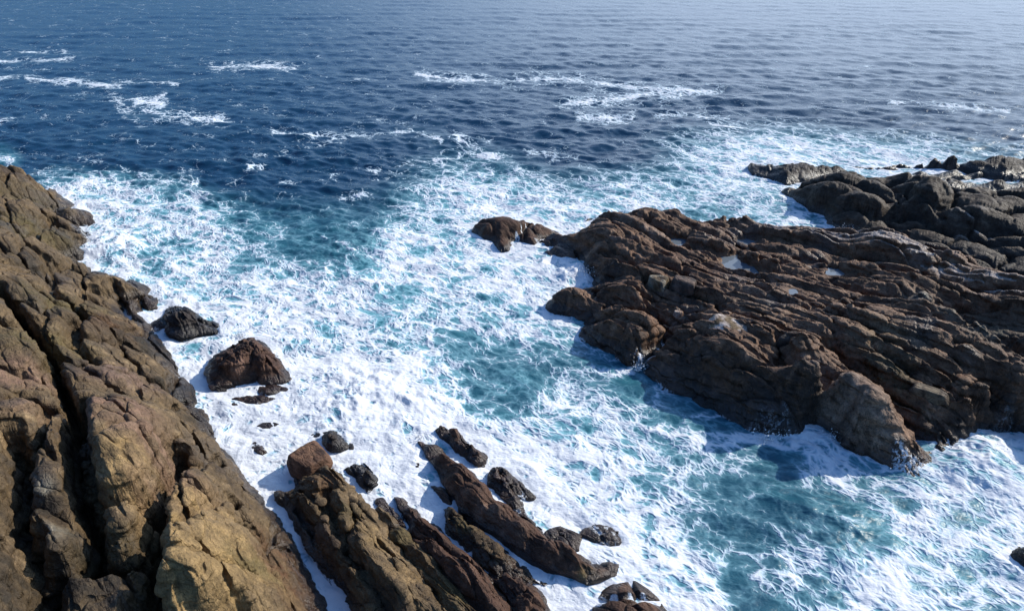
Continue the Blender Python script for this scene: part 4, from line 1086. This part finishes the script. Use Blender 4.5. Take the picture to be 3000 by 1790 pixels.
# flow: the froth pattern is carried along eddies, so that it draws out into threads
g0, g1, gs = -90, 90, 0.5
ax = np.arange(g0, g1, gs)
ay = np.arange(10, 140, gs)
mx, my = np.meshgrid(ax, ay)
psi = 3.0 * fbm(mx / 8.0, my / 8.0, 2, 301) + .55 * fbm(mx / 3.0, my / 3.0, 2, 305)
vy_, vx_ = np.gradient(psi, gs)
VX, VY = vy_, -vx_


def bil(G, x, y):
    fx = np.clip((x - g0) / gs, 0, G.shape[1] - 2.001)
    fy = np.clip((y - 10) / gs, 0, G.shape[0] - 2.001)
    ix, iy = fx.astype(int), fy.astype(int)
    a, b = fx - ix, fy - iy
    return (G[iy, ix] * (1 - a) + G[iy, ix + 1] * a) * (1 - b) + (G[iy + 1, ix] * (1 - a) + G[iy + 1, ix + 1] * a) * b


fx_, fy_ = X.copy(), Y.copy()
nearm = (dist < 150)
ax_, ay_ = X[nearm].copy(), Y[nearm].copy()
for _ in range(4):
    vx, vy = bil(VX, ax_, ay_), bil(VY, ax_, ay_)
    ax_ -= .13 * vx
    ay_ -= .13 * vy
f = sst(150, 110, dist[nearm])
fx_[nearm] = X[nearm] + f * (ax_ - X[nearm])
fy_[nearm] = Y[nearm] + f * (ay_ - Y[nearm])
# drawn out along the channel near the shore, along the crests farther out
th = R(-38)
c_, s_ = np.cos(th), np.sin(th)
fu, fv = fx_ * c_ + fy_ * s_, -fx_ * s_ + fy_ * c_
flow = np.stack([fu * .74, fv * 1.0, np.zeros_like(fu)], -1)

# waves
rw = np.random.RandomState(21)
Z = np.zeros_like(X)
off = sst(34, 75, Y)
gust = .9 + .7 * fbm(X / 40, Y / 28, 3, 501)
calm = (.34 + .66 * off) * (1 - .45 * sst(.35, .7, dens))
for i in range(90):
    lam = .8 * (13 / .8) ** rw.rand()
    a = R(-100 + 30 * rw.normal() * (1 if lam < 5 else .7))
    kx, ky = math.cos(a) * 2 * math.pi / lam, math.sin(a) * 2 * math.pi / lam
    att = np.exp(-(((ky * spy) ** 2 + (kx * spx) ** 2) * .5))
    amp = .0074 * lam ** .60 * (1.7 if lam < 5 else .8) * (.6 + .8 * rw.rand())
    ph = kx * X + ky * Y + rw.rand() * 6.28 + .9 * bil(psi, X, Y) * (dist < 135) * .3
    sw = np.sin(ph)
    Z += amp * att * calm * gust * (sw + .25 * np.cos(2 * ph))
Z += .34 * (.5 - creases(fu * .11, fv * .16, 3, 313)) * sst(120, 80, dist)
Z += .15 * fbm(fu * .7, fv * .7, 4, 311) * sst(.2, .6, dens) * (dist < 130)
for (hx, hy), r, h in SURGE:
    sx, sy = gp(hx, hy)
    q = ((X - sx) ** 2 + (Y - sy) ** 2) / (r * r)
    Z += h * np.exp(-q) * (1 + .5 * fbm(X * .9, Y * .9, 3, 317))
Z -= dist ** 2 / (2 * 6.371e6)
sea = grid_mesh('sea', np.stack([X, Y, Z], -1), nr, nc, np.ones((nr - 1, nc - 1), bool), M_SEA,
                {'dens': dens, 'aer': aer, 'flow': flow})
tag(sea, 'blue sea breaking into white and teal foam among the rocks', None, None, 'structure')

# ------------------------------------------------------------------ spray thrown up where the surge meets the rocks
sp = np.random.RandomState(77)
M_SPRAY = NT('spray')
M_SPRAY = M_SPRAY.out(M_SPRAY.principled(Base_Color=(0.62, 0.65, 0.68, 1), Roughness=0.6))
oct_v = np.array([[1, 0, 0], [-1, 0, 0], [0, 1, 0], [0, -1, 0], [0, 0, 1], [0, 0, -1]], float)
oct_f = [[0, 2, 4], [2, 1, 4], [1, 3, 4], [3, 0, 4], [2, 0, 5], [1, 2, 5], [3, 1, 5], [0, 3, 5]]
VS, FS = [], []
for hx, hy, ex, ey, hgt, n in [(1712, 815, .9, .7, .9, 420), (300, 715, 1.6, .9, .8, 420), (255, 745, .8, .5, .6, 160), (2672, 1392, .9, .6, .9, 380), (2430, 1296, .9, .5, .6, 240), (2840, 1335, 1.6, .8, .7, 360), (2250, 1290, 1.4, .5, .5, 220),
                           (1225, 1292, .4, .3, .35, 90), (700, 990, .8, .5, .4, 110), (1868, 1086, .5, .4, .5, 140), (500, 905, .6, .4, .4, 90), (2470, 684, 1.2, .6, .7, 160), (2220, 478, 2.5, .8, 1.2, 240), (2700, 470, 3, .8, 1.2, 240), (1420, 645, 1.2, .5, .5, 120)]:
    bx, by = gp(hx, hy)
    th_ = sp.normal(size=n) * .5
    up = hgt * sp.rand(n) ** 2.2
    x_ = float(bx) + ex * sp.normal(size=n) * .6 * (.5 + up / hgt * .6)
    y_ = float(by) + ey * sp.normal(size=n) * .6 * (.5 + up / hgt * .6)
    rr = .014 + .040 * sp.rand(n) ** 3
    for a in range(n):
        k0 = len(VS) * 6
        VS.append(oct_v * rr[a] * np.array([1, 1, 1.3]) + np.array([x_[a], y_[a], .12 + up[a]]))
        FS += [[i + k0 for i in f_] for f_ in oct_f]
me = bpy.data.meshes.new('sea_spray')
me.from_pydata(np.concatenate(VS).tolist(), [], FS)
me.materials.append(M_SPRAY)
o = bpy.data.objects.new('sea_spray', me)
sc.collection.objects.link(o)
tag(o, 'fine white spray flung up where surge strikes the rocks', 'spray', None, 'stuff')
